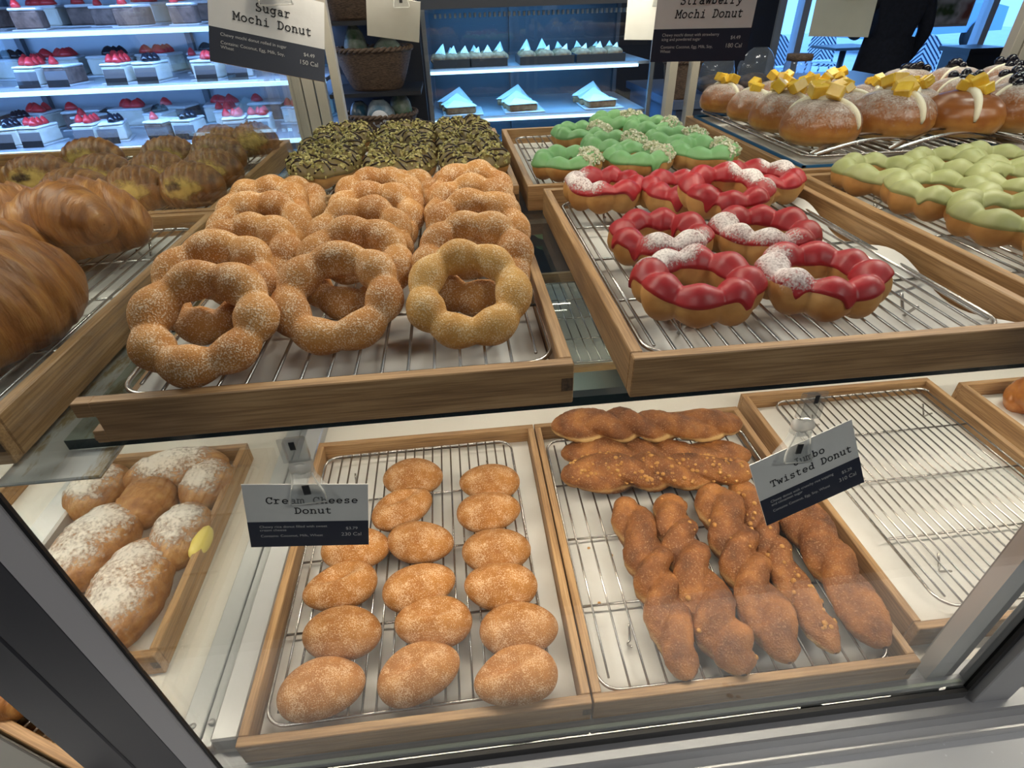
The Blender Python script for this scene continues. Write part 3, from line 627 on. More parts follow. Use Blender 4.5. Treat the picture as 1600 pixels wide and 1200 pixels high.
for i, (x, y, lab) in enumerate(GRN):
    R_ = Ring(200 + i, R=0.0385, r=0.0148, zs=1.20, depth=0.34)
    d = R_.dough('dough', M['dough']); ic = R_.icing('icing', M['green'], 0.12, 0.36, drips=5)
    ch = R_.chips('coconut_topping', M['coco'], -1.15, 0.8, 230, 0.0034)
    iced('green_ring_donut', 'bright green iced ring donut with nut crumbs, ' + lab, x, y, TOPU, [('dough', d, {}), ('icing', ic, {'label': 'bright green icing'}), ('nut_crumbs', ch, {'label': 'pale chopped nut crumbs', 'kind': 'stuff'})], 'bright green ring donuts', rz=rs.uniform(-0.2, 0.3))
PIS = {'left': [(-0.194, 0.880), (-0.199, 0.975), (-0.193, 1.078)], 'middle': [(-0.083, 0.862), (-0.081, 0.957), (-0.080, 1.072)], 'right': [(0.027, 0.868), (0.021, 0.960), (0.017, 1.078)]}
pv = []
for i in range(4):
    R_ = Ring(300 + i, R=0.0355, r=0.0180, zs=1.1, depth=0.28)
    pv.append((R_.dough('dough', M['dough']), R_.icing('icing', M['pist'], -0.10, 0.3, drips=3), R_.drizzle('chocolate_drizzle', M['choc'], 11, 0.0013), R_.chips('chopped_pistachios', M['nut'], 0, 6.28, 260, 0.0036, 0.05, 2.9)))
for cname, lst in PIS.items():
    for i, (x, y) in enumerate(lst):
        d, ic, dz, ch = pv[(i + len(cname)) % 4]
        iced('pistachio_ring_donut', 'pistachio ring donut with chocolate drizzle, %s of the %s column' % (ORD[i], cname), x, y, TOPU + 0.003, [('dough', d, {}), ('icing', ic, {}), ('chocolate_drizzle', dz, {'label': 'dark chocolate drizzle lines'}), ('chopped_pistachios', ch, {'kind': 'stuff'})], 'pistachio ring donuts', rz=rs.uniform(-0.3, 0.3), rx=math.radians(4))
MAT = [(0.553, 0.690, 'rear left corner of its tray', 0), (0.563, 0.600, 'second from the front on the left', 0.4), (0.572, 0.510, 'front left of those in view', 0.2), (0.661, 0.705, 'rear middle of its tray', 0.7), (0.680, 0.615, 'second row, to the right', 1.1), (0.735, 0.708, 'rear right, cut by the photo edge', 0.3), (0.575, 0.415, 'nearest, at the right photo edge', 0.9)]
for i, (x, y, lab, rz) in enumerate(MAT):
    R_ = Ring(400 + i, R=0.0430, r=0.0152, zs=1.22, depth=0.38, lobes=8)
    d = R_.dough('dough', M['dough']); ic = R_.icing('icing', M['matcha'], 0.22, 0.5, drips=6)
    iced('matcha_ring_donut', 'pale green matcha iced ring donut, ' + lab, x, y, TOPU, [('dough', d, {}), ('icing', ic, {'label': 'pale yellow green icing'})], 'pale green ring donuts', rz=rz)
# ------------------------------------------------------------------ cream cheese donuts
TOPL = 0.006 + 0.0185 + 0.0015
def egg(seed, dimple, L=0.043, Wd=0.0295, H=0.0215):
    n = snz(seed); r = random.Random(seed); dx = r.uniform(-0.012, 0.012); bend = r.uniform(-0.0015, 0.0015)
    taper = r.uniform(-0.14, 0.14)
    def fn(u, v):
        a = 2 * PI * u; b_ = PI * (0.0005 + 0.999 * v)
        x = L * math.cos(b_); y = Wd * math.sin(b_) * math.cos(a); z = H * math.sin(b_) * math.sin(a)
        sc = 1 + 0.07 * n(x * 14, y * 14, z * 14) + taper * x / L
        y *= sc; z *= sc
        if z < 0: z = max(z, -H * 0.80 + 0.15 * (z + H * 0.8))
        if dimple and z > 0:
            g = math.exp(-((x - dx) / 0.019) ** 2 - ((y - 0.008) / 0.0085) ** 2); z -= 0.016 * g; y -= 0.004 * g
        y += bend * math.cos(x / L * PI)
        return (x, y, z + H * 0.80)
    b = MB(); b.grid(lambda u, v: fn(v, u), 40, 32, cv=True); return b.mesh('cream_cheese_donut', M['ccsugar'])
CC = [(-0.098, 0.580, -4, 0, 'rearmost of the middle column'), (-0.110, 0.522, 30, 1, 'second from the rear in the middle column, tilted and dented'), (-0.084, 0.462, -14, 0, 'third from the rear in the middle column'),
      (-0.083, 0.397, 12, 0, 'third from the front in the middle column'), (-0.066, 0.350, -6, 1, 'second from the front in the middle column, dented on top'), (-0.080, 0.296, 18, 1, 'front of the middle column, dented on top'),
      (-0.165, 0.462, -4, 0, 'rearmost of the left column, half behind the price sign'), (-0.176, 0.409, 12, 1, 'third from the front in the left column'), (-0.165, 0.349, -8, 0, 'second from the front in the left column'), (-0.177, 0.292, 8, 0, 'front of the left column'),
      (0.011, 0.556, -6, 0, 'rearmost of the right column'), (0.006, 0.501, 2, 0, 'second from the rear in the right column'), (0.011, 0.437, -4, 0, 'third from the rear in the right column'), (0.012, 0.386, -8, 0, 'third from the front in the right column'), (0.027, 0.331, -2, 0, 'second from the front in the right column'), (0.018, 0.281, 6, 1, 'front of the right column, dented at the back')]
for i, (x, y, a, dm, lab) in enumerate(CC):
    thing('cream_cheese_donut', 'oval sugared cream cheese donut, ' + lab, 'donut', T(x, y, TOPL, math.radians(a)), 'cream cheese donuts', egg(500 + i, dm))
# ------------------------------------------------------------------ twisted donuts
def twist(seed, L, r=0.0185, d=0.0115, turns=2.4, bend=0.006, name='dough', mat=None, crumbs=0, flat=0.80, wid=1.0, pale=0.9, strands=2):
    n = snz(seed); rg = random.Random(seed); ph0 = rg.uniform(0, 3.14)
    def fn(u, v):
        t = u * 2 - 1; x = t * L / 2
        end = max(0.02, (1 - abs(t) ** 7)) ** 0.5
        ph = ph0 + PI * 2 * turns * (u + 0.035 * math.sin(u * 11 + ph0))
        a = 2 * PI * v; w3 = 2 * PI / strands; q = (a - ph + w3 / 2) % w3 - w3 / 2
        dd = d * (1 - abs(t) ** 5); rr = dd * math.cos(q) + math.sqrt(max(1e-9, r * r - (dd * math.sin(q)) ** 2))
        rr *= 1.05 * end * (1 + 0.10 * n(x * 34, a * 0.8)) * (1 + 0.07 * math.sin(u * 5 + ph0))
        y = rr * math.cos(a) * 1.06 * wid; z = rr * math.sin(a) * flat
        H = (r + 0.6 * d) * flat
        if z < -H * 0.72: z = -H * 0.72 + 0.2 * (z + H * 0.72)
        q2 = mnoise.noise(Vector((x, y, z)) * 260 + Vector((seed, 0, 0))) * 0.0010 + mnoise.noise(Vector((x, y, z)) * 110) * 0.0014; y += q2 * math.cos(a); z += q2 * math.sin(a)
        side = max(0.0, 1 - abs(z + 0.0035) / 0.0075) * (1 if abs(math.cos(a)) > 0.5 else 0)
        return Vector((x, y + bend * math.sin(u * 4 + ph0), z + H * 0.75)), side * pale
    b = MB(); b.grid(fn, 120, 54, cv=True, att='pale'); me = b.mesh(name, mat or M['twist'])
    cm = None
    if crumbs:
        b = MB()
        for _ in range(crumbs):
            u = rg.uniform(0.05, 0.95); v = rg.uniform(0.02, 0.48); p, _s = fn(u, v); k = rg.uniform(0.0012, 0.0036)
            b.ball(p, k, k * 0.9, k * 0.8, 7, 5)
        cm = b.mesh('crumble', M['crumb'])
    return me, cm
def place_twist(p, q, z, seed, label, **kw):
    p, q = Vector(p), Vector(q); m = (p + q) / 2; L = (q - p).length; a = math.atan2(q.y - p.y, q.x - p.x)
    me, cm = twist(seed, L, **kw)
    t = thing('twisted_donut', label, 'donut', T(m.x, m.y, z, a), 'cinnamon sugar twisted donuts')
    link('dough', me, t)
    if cm: o = link('crumble', cm, t); o['kind'] = 'stuff'
place_twist((0.122, 0.598), (0.402, 0.570), TOPL, 11, 'dark twisted donut lying under the two crosswise ones at the rear', r=0.0190, d=0.0075, turns=2.3)
place_twist((0.112, 0.632), (0.402, 0.612), TOPL + 0.024, 12, 'twisted donut lying crosswise on top at the rear of its tray', r=0.0205, d=0.0090, turns=2.4, pale=1.6)
place_twist((0.112, 0.545), (0.384, 0.532), TOPL + 0.006, 13, 'crumbly twisted donut lying crosswise in front of the rear pair', r=0.0210, d=0.0080, turns=2.1, crumbs=150)
place_twist((0.186, 0.505), (0.196, 0.258), TOPL, 14, 'leftmost lengthwise twisted donut, beside the bare wires', r=0.0178, d=0.0082, turns=2.6)
place_twist((0.250, 0.502), (0.242, 0.256), TOPL, 15, 'second lengthwise twisted donut from the left', r=0.0195, d=0.0092, turns=2.5, crumbs=6)
place_twist((0.308, 0.512), (0.304, 0.262), TOPL, 16, 'third lengthwise twisted donut from the left', r=0.0200, d=0.0095, turns=2.4, crumbs=6)
place_twist((0.352, 0.522), (0.357, 0.268), TOPL, 17, 'narrow pale twisted donut, second lengthwise one from the right', r=0.0155, d=0.0055, turns=2.6, pale=1.6, crumbs=40)
place_twist((0.404, 0.500), (0.410, 0.266), TOPL, 18, 'rightmost lengthwise twisted donut, against the tray side', r=0.0205, d=0.0065, turns=1.8, pale=0.6)
g1, _ = twist(21, 0.17, 0.027, 0.014, 1.2, mat=M['glazed'], flat=0.9)
thing('glazed_donut', 'shiny glazed twisted donut at the right photo edge, in its own oak tray', 'donut', T(0.955, 0.600, 0.0075, math.radians(-52)), None, g1)
# crumbs of topping on the parchment
rg = random.Random(9)
for i, (x, y) in enumerate(((0.128, 0.372), (0.133, 0.452), (0.160, 0.437), (0.214, 0.345))):
    b = MB(); b.ball((0, 0, 0.001), 0.0022, 0.0018, 0.0012, 8, 6)
    thing('crumb', 'brown crumb on the parchment left of the twists, %s from the front' % ORDF[[0, 3, 2, 1][i]] if i < 3 else 'brown crumb on the parchment between the first two lengthwise twists', 'crumb', T(x, y, 0.0085), 'brown crumbs on the parchment', b.mesh('crumb', M['crumb']))
# ------------------------------------------------------------------ croissants and danishes
def spindle(seed, L, Wd, H, ridges, bend, mat, name, ridge=0.055):
    n = snz(seed); rg = random.Random(seed)
    def fn(u, v):
        t = u * 2 - 1; a = 2 * PI * v
        env = max(0.0, 1 - abs(t) ** 2.3) ** 0.62
        rt = (u * ridges + 0.9 * math.sin(a + 0.6)) % 1.0; rt = rt if rt < 0.85 else 0.85 * (1 - rt) / 0.15
        k = env * (1 + ridge * (0.5 - rt) * (1 if t > 0 else -1) * 2 * (0.6 + 0.4 * math.sin(a))) * (1 + 0.05 * n(t * 3, math.cos(a) * 2, math.sin(a) * 2)) + 0.02
        y = Wd * k * math.cos(a); z = H * k * math.sin(a)
        if z < -H * 0.55: z = -H * 0.55 + 0.15 * (z + H * 0.55)
        return Vector((t * L / 2, y + bend * (1 - t * t) * 2, z + H * 0.62))
    b = MB(); b.grid(fn, 84, 34, cv=True); return b.mesh(name, mat), fn
CRO = [(-0.378, 0.428, 0.17, 0.047, 0.052, 75, 'large croissant nearest at the left photo edge', 0.0), (-0.415, 0.628, 0.145, 0.050, 0.047, 20, 'knotted croissant at the right rear end of the left tray', 0.012),
       (-0.465, 0.530, 0.15, 0.045, 0.045, 60, 'croissant behind the large one at the left photo edge', 0.0), (-0.520, 0.650, 0.16, 0.048, 0.046, 40, 'croissant in the left tray behind the second one', 0.0), (-0.60, 0.600, 0.15, 0.045, 0.045, 70, 'croissant leftmost in the front tray, at the photo edge', 0.0)]
for i, (x, y, L, w, h, a, lab, bend) in enumerate(CRO):
    me, fn = spindle(600 + i, L, w, h, 7, bend, M['croi'], 'crust')
    t = thing('croissant', lab, 'croissant', T(x, y, TOPU, math.radians(a)), 'croissants in the left tray'); link('crust', me, t)
    if i == 1:
        me2, _ = spindle(650, 0.10, 0.030, 0.036, 5, 0.0, M['croi'], 'knot'); link('knot', me2, t, T(0.005, -0.014, 0.022, math.radians(-50)))
DAN = [(-0.512, 0.812, 0.095, -8, 1, 'front row, leftmost in view with pale custard'), (-0.432, 0.805, 0.085, 5, 0, 'front row, between the custard one and the right corner one'), (-0.362, 0.812, 0.088, -4, 2, 'front row, beside the right tray side'), (-0.615, 0.910, 0.105, 8, 2, 'second row, leftmost with a dark filling'), (-0.520, 0.900, 0.095, -4, 2, 'second row middle with a dark filling'),
       (-0.437, 0.890, 0.090, 2, 1, 'second row, second from the right'), (-0.362, 0.895, 0.088, 4, 1, 'second row, beside the right tray side'), (-0.468, 1.010, 0.092, 6, 1, 'third row middle'), (-0.388, 1.000, 0.090, -2, 2, 'third row, right of the middle'), (-0.600, 1.030, 0.098, 3, 1, 'rear left, half hidden'), (-0.420, 1.100, 0.090, -5, 1, 'rear row, second from the right'), (-0.358, 1.105, 0.085, 8, 0, 'rear right corner with a sugar dusted crust')]
for i, (x, y, L, a, k, lab) in enumerate(DAN):
    me, fn = spindle(700 + i, L, 0.036, 0.033, 9, 0, M['danish'], 'crust')
    t = thing('danish_pastry', 'golden brown oval danish, ' + lab, 'pastry', T(x, y, TOPU, math.radians(a)), 'danish pastries'); link('crust', me, t)
    def patch(u0, u1, v0, v1, mt, nm, off=0.0012):
        b = MB()
        def f2(u, v):
            uu = u0 + (u1 - u0) * u; w = (v1 - v0) * math.sqrt(max(0.001, 1 - (2 * u - 1) ** 2)); vv = (v0 + v1) / 2 + (v - 0.5) * w
            p = fn(uu, vv); c = fn(uu, 0.25); e = off if 0 < v < 1 and 0 < u < 1 else -0.002
            q = Vector((p.x, c.y * 0, 0.018)); return p + (p - q).normalized() * abs(e), min(1, 3.2 * min(u, 1 - u)) * min(1, 2.6 * min(v, 1 - v))
        b.grid(f2, 24, 16, att='cover'); link(nm, b.mesh(nm, mt), t)
    patch(0.12, 0.88, 0.36, 0.56, M['custard'], 'custard_filling')
    if k == 2: patch(0.26, 0.62, 0.39, 0.50, M['jam'], 'chocolate_filling', 0.003)
# sugar dusted cream pastries on the lower left deck
DUS = [(-0.436, 0.442, 0.165, 0.043, 93, 'nearest, standing close to the glass partition', 1), (-0.515, 0.520, 0.150, 0.045, 75, 'left, with a white flaky top', 1), (-0.405, 0.525, 0.105, 0.034, 85, 'with yellow cream bulging from its side', 1), (-0.477, 0.592, 0.085, 0.034, 60, 'small bare brown one in the middle', 0), (-0.460, 0.652, 0.150, 0.036, 12, 'lying crosswise at the rear', 1), (-0.402, 0.617, 0.09, 0.032, 70, 'snowy one at the right rear', 1), (-0.560, 0.625, 0.10, 0.036, 70, 'farthest left at the rear', 1)]
M['dust2'] = dusting('thick_powdered_sugar', (0.84, 0.79, 0.73), 0.24, 0.46, 240, 0.88)
for i, (x, y, L, w, a, lab, dust) in enumerate(DUS):
    me, fn = spindle(800 + i, L, w, 0.034, 4, 0, M['pastry'], 'crust')
    t = thing('cream_pastry', 'sugar dusted cream pastry, ' + lab if dust else 'plain cream pastry, ' + lab, 'pastry', T(x, y, 0.0075, math.radians(a)), 'cream pastries at lower left'); link('crust', me, t)
    if dust:
        b = MB()
        def f3(u, v, fn=fn):
            uu = 0.04 + 0.92 * u; vv = -0.01 + 0.52 * v; p = fn(uu, vv); c = fn(uu, 0.75); c.z = 0.015
            return p + (p - c).normalized() * 0.0010, min(1, 4 * min(u, 1 - u)) * min(1, 2.4 * min(v, 1 - v)) * (0.93 + 0.14 * math.sin(u * 9 + i))
        b.grid(f3, 60, 24, att='cover'); link('powdered_sugar', b.mesh('powdered_sugar', M['dust2']), t)
    if i == 2:
        b = MB(); b.ball((-0.012, -0.031, 0.022), 0.026, 0.012, 0.015, 16, 10); link('cream_filling', b.mesh('cream_filling', M['ycream']), t)
me, fn = spindle(850, 0.06, 0.018, 0.024, 5, 0, M['croi'], 'croissant')
thing('croissant', 'small croissant on the slanted tray beyond the charcoal corner post', 'croissant', T(-0.498, 0.322, 0.0235, math.radians(-24)), None, me)
# ------------------------------------------------------------------ buns
def bun(seed, rx=0.052, ry=0.050, h=0.053):
    n = snz(seed)
    prof = [(0.0, 0.0), (0.55, 0.0), (0.80, 0.03), (0.94, 0.14), (1.0, 0.32), (0.97, 0.52), (0.86, 0.72), (0.66, 0.88), (0.38, 0.975), (0.0, 1.0)]
    def fn(u, v):
        a = 2 * PI * u; t = v * (len(prof) - 1); i = min(int(t), len(prof) - 2); f = t - i
        r = prof[i][0] * (1 - f) + prof[i + 1][0] * f; z = prof[i][1] * (1 - f) + prof[i + 1][1] * f
        k = 1 + 0.04 * n(math.cos(a) * 2, math.sin(a) * 2, z * 2)
        return Vector((rx * r * k * math.cos(a), ry * r * k * math.sin(a), h * z * (1 + 0.03 * n(math.cos(a), math.sin(a), 2))))
    b = MB(); b.grid(fn, 40, 28, cu=True)
    base = b.mesh('crust', M['bun'])
    b = MB(); b.grid(lambda u, v: (fn(u, 0.42 + 0.58 * v) * 1.0 + Vector((0, 0, 0.0010)) + fn(u, 0.5).normalized() * 0.0010, min(1.0, 0.10 + v * 1.1)), 40, 14, cu=True, att='cover'); dust = b.mesh('powdered_sugar', M['bsugar'])
    return base, dust, fn
BZ = BUNZ + 0.0004
def make_bun(i, x, y, lab, kind, sc, rz, sugar=True):
    base, dust, fn = bun(900 + i)
    nm = 'mango_bun' if kind == 'mango' else 'blueberry_bun'
    t = thing(nm, lab, 'bun', T(x, y, BZ, rz, sc), 'mango cream buns' if kind == 'mango' else 'blueberry cream buns')
    link('crust', base, t)
    if sugar: link('powdered_sugar', dust, t)
    b = MB(); pts = [fn(0.0 if k < 10 else 0.5, (0.50 + 0.05 * k) if k < 10 else (1.0 - 0.05 * (k - 9))) for k in range(20)]
    b.tube(pts, [(0.0015 + 0.0042 * math.sin(PI * k / 19) ** 0.6) * (1.0 if kind == 'mango' else 0.55) for k in range(20)], 8); link('cream', b.mesh('cream', M['cream']), t)
    rg = random.Random(i * 7 + 3)
    if kind == 'mango':
        for k in range(5):
            b = MB(); s_ = rg.uniform(0.0075, 0.0105)
            m = Matrix.Translation((rg.uniform(-0.020, 0.020), rg.uniform(-0.014, 0.014), 0.055 + rg.uniform(0, 0.009))) @ Euler((rg.uniform(-.6, .6), rg.uniform(-.6, .6), rg.uniform(0, 3))).to_matrix().to_4x4()
            b.box(-s_, s_, -s_, s_, -s_ * 0.8, s_ * 0.8, mtx=m, bev=0.0012); link('mango_cube', b.mesh('mango_cube', M['mango']), t)
    else:
        for k in range(8):
            b = MB(); a = rg.uniform(0, 6.28); q = rg.uniform(0, 0.020); s_ = rg.uniform(0.0065, 0.0088)
            b.ball((q * math.cos(a) * 1.3, q * math.sin(a), 0.055 + rg.uniform(-0.002, 0.007) - q * 0.2), s_, nu=12, nv=8); link('blueberry', b.mesh('blueberry', M['berry']), t)
MANGO = [(0.540, 1.165, 'leftmost, at the rear left corner', 0.9, 1.0, 1), (0.552, 1.062, 'second along the left edge from the rear', 0.9, 1.1, 1), (0.556, 0.965, 'third along the left edge from the rear', 1.05, 1.2, 1), (0.562, 0.862, 'nearest on the left, at the front edge', 1.12, 1.3, 1),
         (0.686, 0.880, 'front row middle, large', 1.22, 0.9, 1), (0.800, 0.872, 'front row right, shiny without sugar', 1.15, 0.4, 0), (0.680, 0.988, 'second row, behind the large front one', 0.95, 1.6, 1), (0.680, 1.092, 'third row middle', 0.95, 1.0, 1), (0.658, 1.180, 'rear row, second from the left', 0.9, 0.8, 1), (0.795, 1.090, 'third row right', 0.85, 0.5, 1), (0.802, 0.985, 'second row right, behind the shiny one', 0.95, 0.2, 1), (0.770, 1.185, 'rear row right', 0.9, 1.4, 1)]
for i, (x, y, lab, sc, rz, sg) in enumerate(MANGO): make_bun(i, x, y, 'brown bun topped with mango cubes, ' + lab, 'mango', sc, rz + PI * 1.25, sg)
BLUE = [(0.905, 1.145, 'leftmost, at the rear', 1.15, 0.3), (0.915, 1.020, 'second from the left', 1.1, 0.2), (0.905, 0.882, 'nearest, at the right photo edge', 1.25, 0.1), (1.020, 1.160, 'rear row, behind the second one', 1.1, 0.4), (1.135, 1.165, 'farthest right at the rear', 1.1, 0.1), (1.025, 1.030, 'second row, at the photo edge', 1.1, 0.2)]
for i, (x, y, lab, sc, rz) in enumerate(BLUE): make_bun(40 + i, x, y, 'brown bun topped with blueberries, ' + lab, 'blue', sc, rz)
def tongs(label, x, y, z, rz):
    t = thing('serving_tongs', label, 'tongs', T(x, y, z, rz), 'metal serving tongs')
    for s_ in (-1, 1):
        b = MB(); n = 14
        b.grid(lambda u, v: (u * 0.19, s_ * (0.004 + 0.014 * math.sin(u * PI * 0.75)) + (v - 0.5) * 0.010 * (1 - 0.3 * u), 0.004 + 0.016 * math.sin(u * PI) + 0.0014 * (v - 0.5) ** 2 * 4), n, 5)
        b.grid(lambda u, v: (u * 0.19, s_ * (0.004 + 0.014 * math.sin(u * PI * 0.75)) + (0.5 - v) * 0.010 * (1 - 0.3 * u), 0.0028 + 0.016 * math.sin(u * PI) + 0.0014 * (v - 0.5) ** 2 * 4), n, 5)
        link('arm', b.mesh('arm', M['steel']), t)
tongs('metal serving tongs lying at the left front corner of the mango buns', 0.520, 0.792, UZ + 0.046, math.radians(12))
tongs('metal serving tongs lying in front of the shiny mango bun', 0.645, 0.796, UZ + 0.046, math.radians(14))
# ------------------------------------------------------------------ price signs
def arc(cx, cy, rx, ry, a0, a1, n=12): return [(cx + rx * math.cos(math.radians(a0 + (a1 - a0) * k / n)), cy + ry * math.sin(math.radians(a0 + (a1 - a0) * k / n))) for k in range(n + 1)]
def L_(*p): return list(p)
X_ = 0.46
GL = {
 'S': [[*arc(.30, .50, .17, .16, 40, 270, 12), *arc(.30, .17, .18, .17, 90, -140, 12)], L_((.44, .66), (.44, .52)), L_((.12, .0), (.12, .14))],
 'u': [[(.06, X_), (.14, X_), (.14, .15), *arc(.28, .15, .14, .13, 180, 330, 8), (.44, .12)], L_((.36, X_), (.45, X_), (.45, .02), (.54, .02))],
 'g': [arc(.27, .26, .17, .19, 0, 360, 20), L_((.54, X_), (.45, X_), (.45, -.06)), arc(.28, -.06, .17, .13, 0, -150, 10)],
 'a': [[(.13, .40), *arc(.28, .33, .15, .13, 140, 0, 8), (.43, .03), (.54, .03)], arc(.27, .15, .15, .13, 40, 360, 16)],
 'r': [L_((.06, X_), (.19, X_), (.19, .02)), L_((.06, .02), (.36, .02)), [(.19, .30), *arc(.37, .27, .16, .18, 160, 50, 8)]],
 'M': [L_((.02, .02), (.18, .02)), L_((.10, .02), (.10, .64), (.30, .22), (.50, .64), (.50, .02)), L_((.42, .02), (.58, .02)), L_((.02, .64), (.12, .64)), L_((.48, .64), (.58, .64))],
 'o': [arc(.30, .23, .20, .22, 0, 360, 24)],
 'c': [[(.45, .42), (.45, .34), *arc(.30, .23, .19, .21, 40, 325, 16)]],
 'h': [L_((.05, .66), (.15, .66), (.15, .02)), L_((.06, .02), (.24, .02)), [(.15, .28), *arc(.30, .28, .15, .17, 170, 0, 8), (.45, .02)], L_((.37, .02), (.54, .02))],
 'i': [L_((.16, X_), (.31, X_), (.31, .02)), L_((.12, .02), (.50, .02)), L_((.29, .60), (.32, .64))],
 'D': [L_((.05, .02), (.16, .02), (.16, .64), (.05, .64)), [(.16, .64), *arc(.24, .33, .28, .31, 90, -90, 16), (.16, .02)]],
 'n': [L_((.05, X_), (.15, X_), (.15, .02)), L_((.06, .02), (.24, .02)), [(.15, .28), *arc(.30, .28, .15, .17, 170, 0, 8), (.45, .02)], L_((.37, .02), (.54, .02))],
 't': [[(.22, .60), (.22, .14), *arc(.34, .14, .12, .13, 180, 320, 8)], L_((.08, X_), (.44, X_))],
 'C': [[(.50, .66), (.50, .46), *arc(.31, .33, .22, .32, 25, 325, 18)]],
 'e': [[(.12, .23), (.48, .23), *arc(.30, .23, .19, .21, 0, 315, 18)]],
 'm': [L_((.00, X_), (.07, X_), (.07, .02)), L_((.01, .02), (.14, .02)), [(.07, .30), *arc(.18, .30, .11, .15, 170, 0, 6), (.29, .02)], L_((.24, .02), (.36, .02)), [(.29, .30), *arc(.40, .30, .11, .15, 170, 0, 6), (.51, .02)], L_((.46, .02), (.59, .02))],
 'J': [L_((.20, .64), (.52, .64)), [(.40, .64), (.40, .18), *arc(.25, .18, .15, .16, 0, -160, 10), (.10, .22)]],
 'b': [L_((.04, .66), (.14, .66), (.14, .02)), arc(.30, .23, .17, .20, 0, 360, 20)],
 'T': [L_((.06, .48), (.06, .64), (.54, .64), (.54, .48)), L_((.30, .64), (.30, .02)), L_((.18, .02), (.42, .02))],
 'w': [L_((.02, X_), (.16, X_)), L_((.08, X_), (.18, .02), (.30, .40), (.42, .02), (.52, X_)), L_((.44, X_), (.58, X_))],
 's': [[*arc(.29, .34, .14, .10, 50, 270, 10), *arc(.29, .13, .15, .11, 90, -140, 10)], L_((.43, X_), (.43, .36)), L_((.14, .0), (.14, .11))],
 'd': [L_((.36, .66), (.45, .66), (.45, .02), (.54, .02)), arc(.28, .23, .17, .20, 0, 360, 20)],
 'y': [L_((.03, X_), (.18, X_)), L_((.10, X_), (.30, .03)), L_((.42, X_), (.57, X_)), [(.50, X_), (.26, -.12), (.18, -.17), (.08, -.17)]],
}
def ribbon(mb, pts, w, ox, oz, sc):
    pts = [(ox + p[0] * sc, oz + p[1] * sc) for p in pts]; h = w * sc / 2
    for (a, b2) in zip(pts, pts[1:]):
        dx, dz = b2[0] - a[0], b2[1] - a[1]; l = math.hypot(dx, dz)
        if l < 1e-9: continue
        dx, dz = dx / l * h, dz / l * h
        mb.add([(a[0] - dz - dx * .6, 0, a[1] + dx - dz * .6), (a[0] + dz - dx * .6, 0, a[1] - dx - dz * .6), (b2[0] + dz + dx * .6, 0, b2[1] - dx + dz * .6), (b2[0] - dz + dx * .6, 0, b2[1] + dx + dz * .6)], [(0, 1, 2, 3)], 0, False)
def title(text, cx, z, sc, y=0.0, slant=0.0):
    b = MB(); x = cx - len(text) * 0.60 * sc / 2
    for ch in text:
        for st in GL.get(ch, []): ribbon(b, [(p[0] + slant * p[1], p[1]) for p in st], 0.095, x, z, sc)
        x += 0.60 * sc
    b.v = [(v[0], y, v[2]) for v in b.v]
    return b.mesh('title_text', M['ink'])
def small_text(body, x, z, size, align='LEFT', sp=1.0):
    cu = bpy.data.curves.new('txt', 'FONT'); cu.body = body; cu.size = size; cu.align_x = align; cu.space_line = sp
    ob = bpy.data.objects.new('txt', cu); COL.objects.link(ob); bpy.context.view_layer.update()
    me = bpy.data.meshes.new_from_object(ob); bpy.data.objects.remove(ob)
    me.transform(Matrix.Translation((x, 0, z)) @ Matrix.Rotation(PI / 2, 4, 'X')); me.materials.clear(); me.materials.append(M['wink']); return me
CWD, CHT = 0.092, 0.066
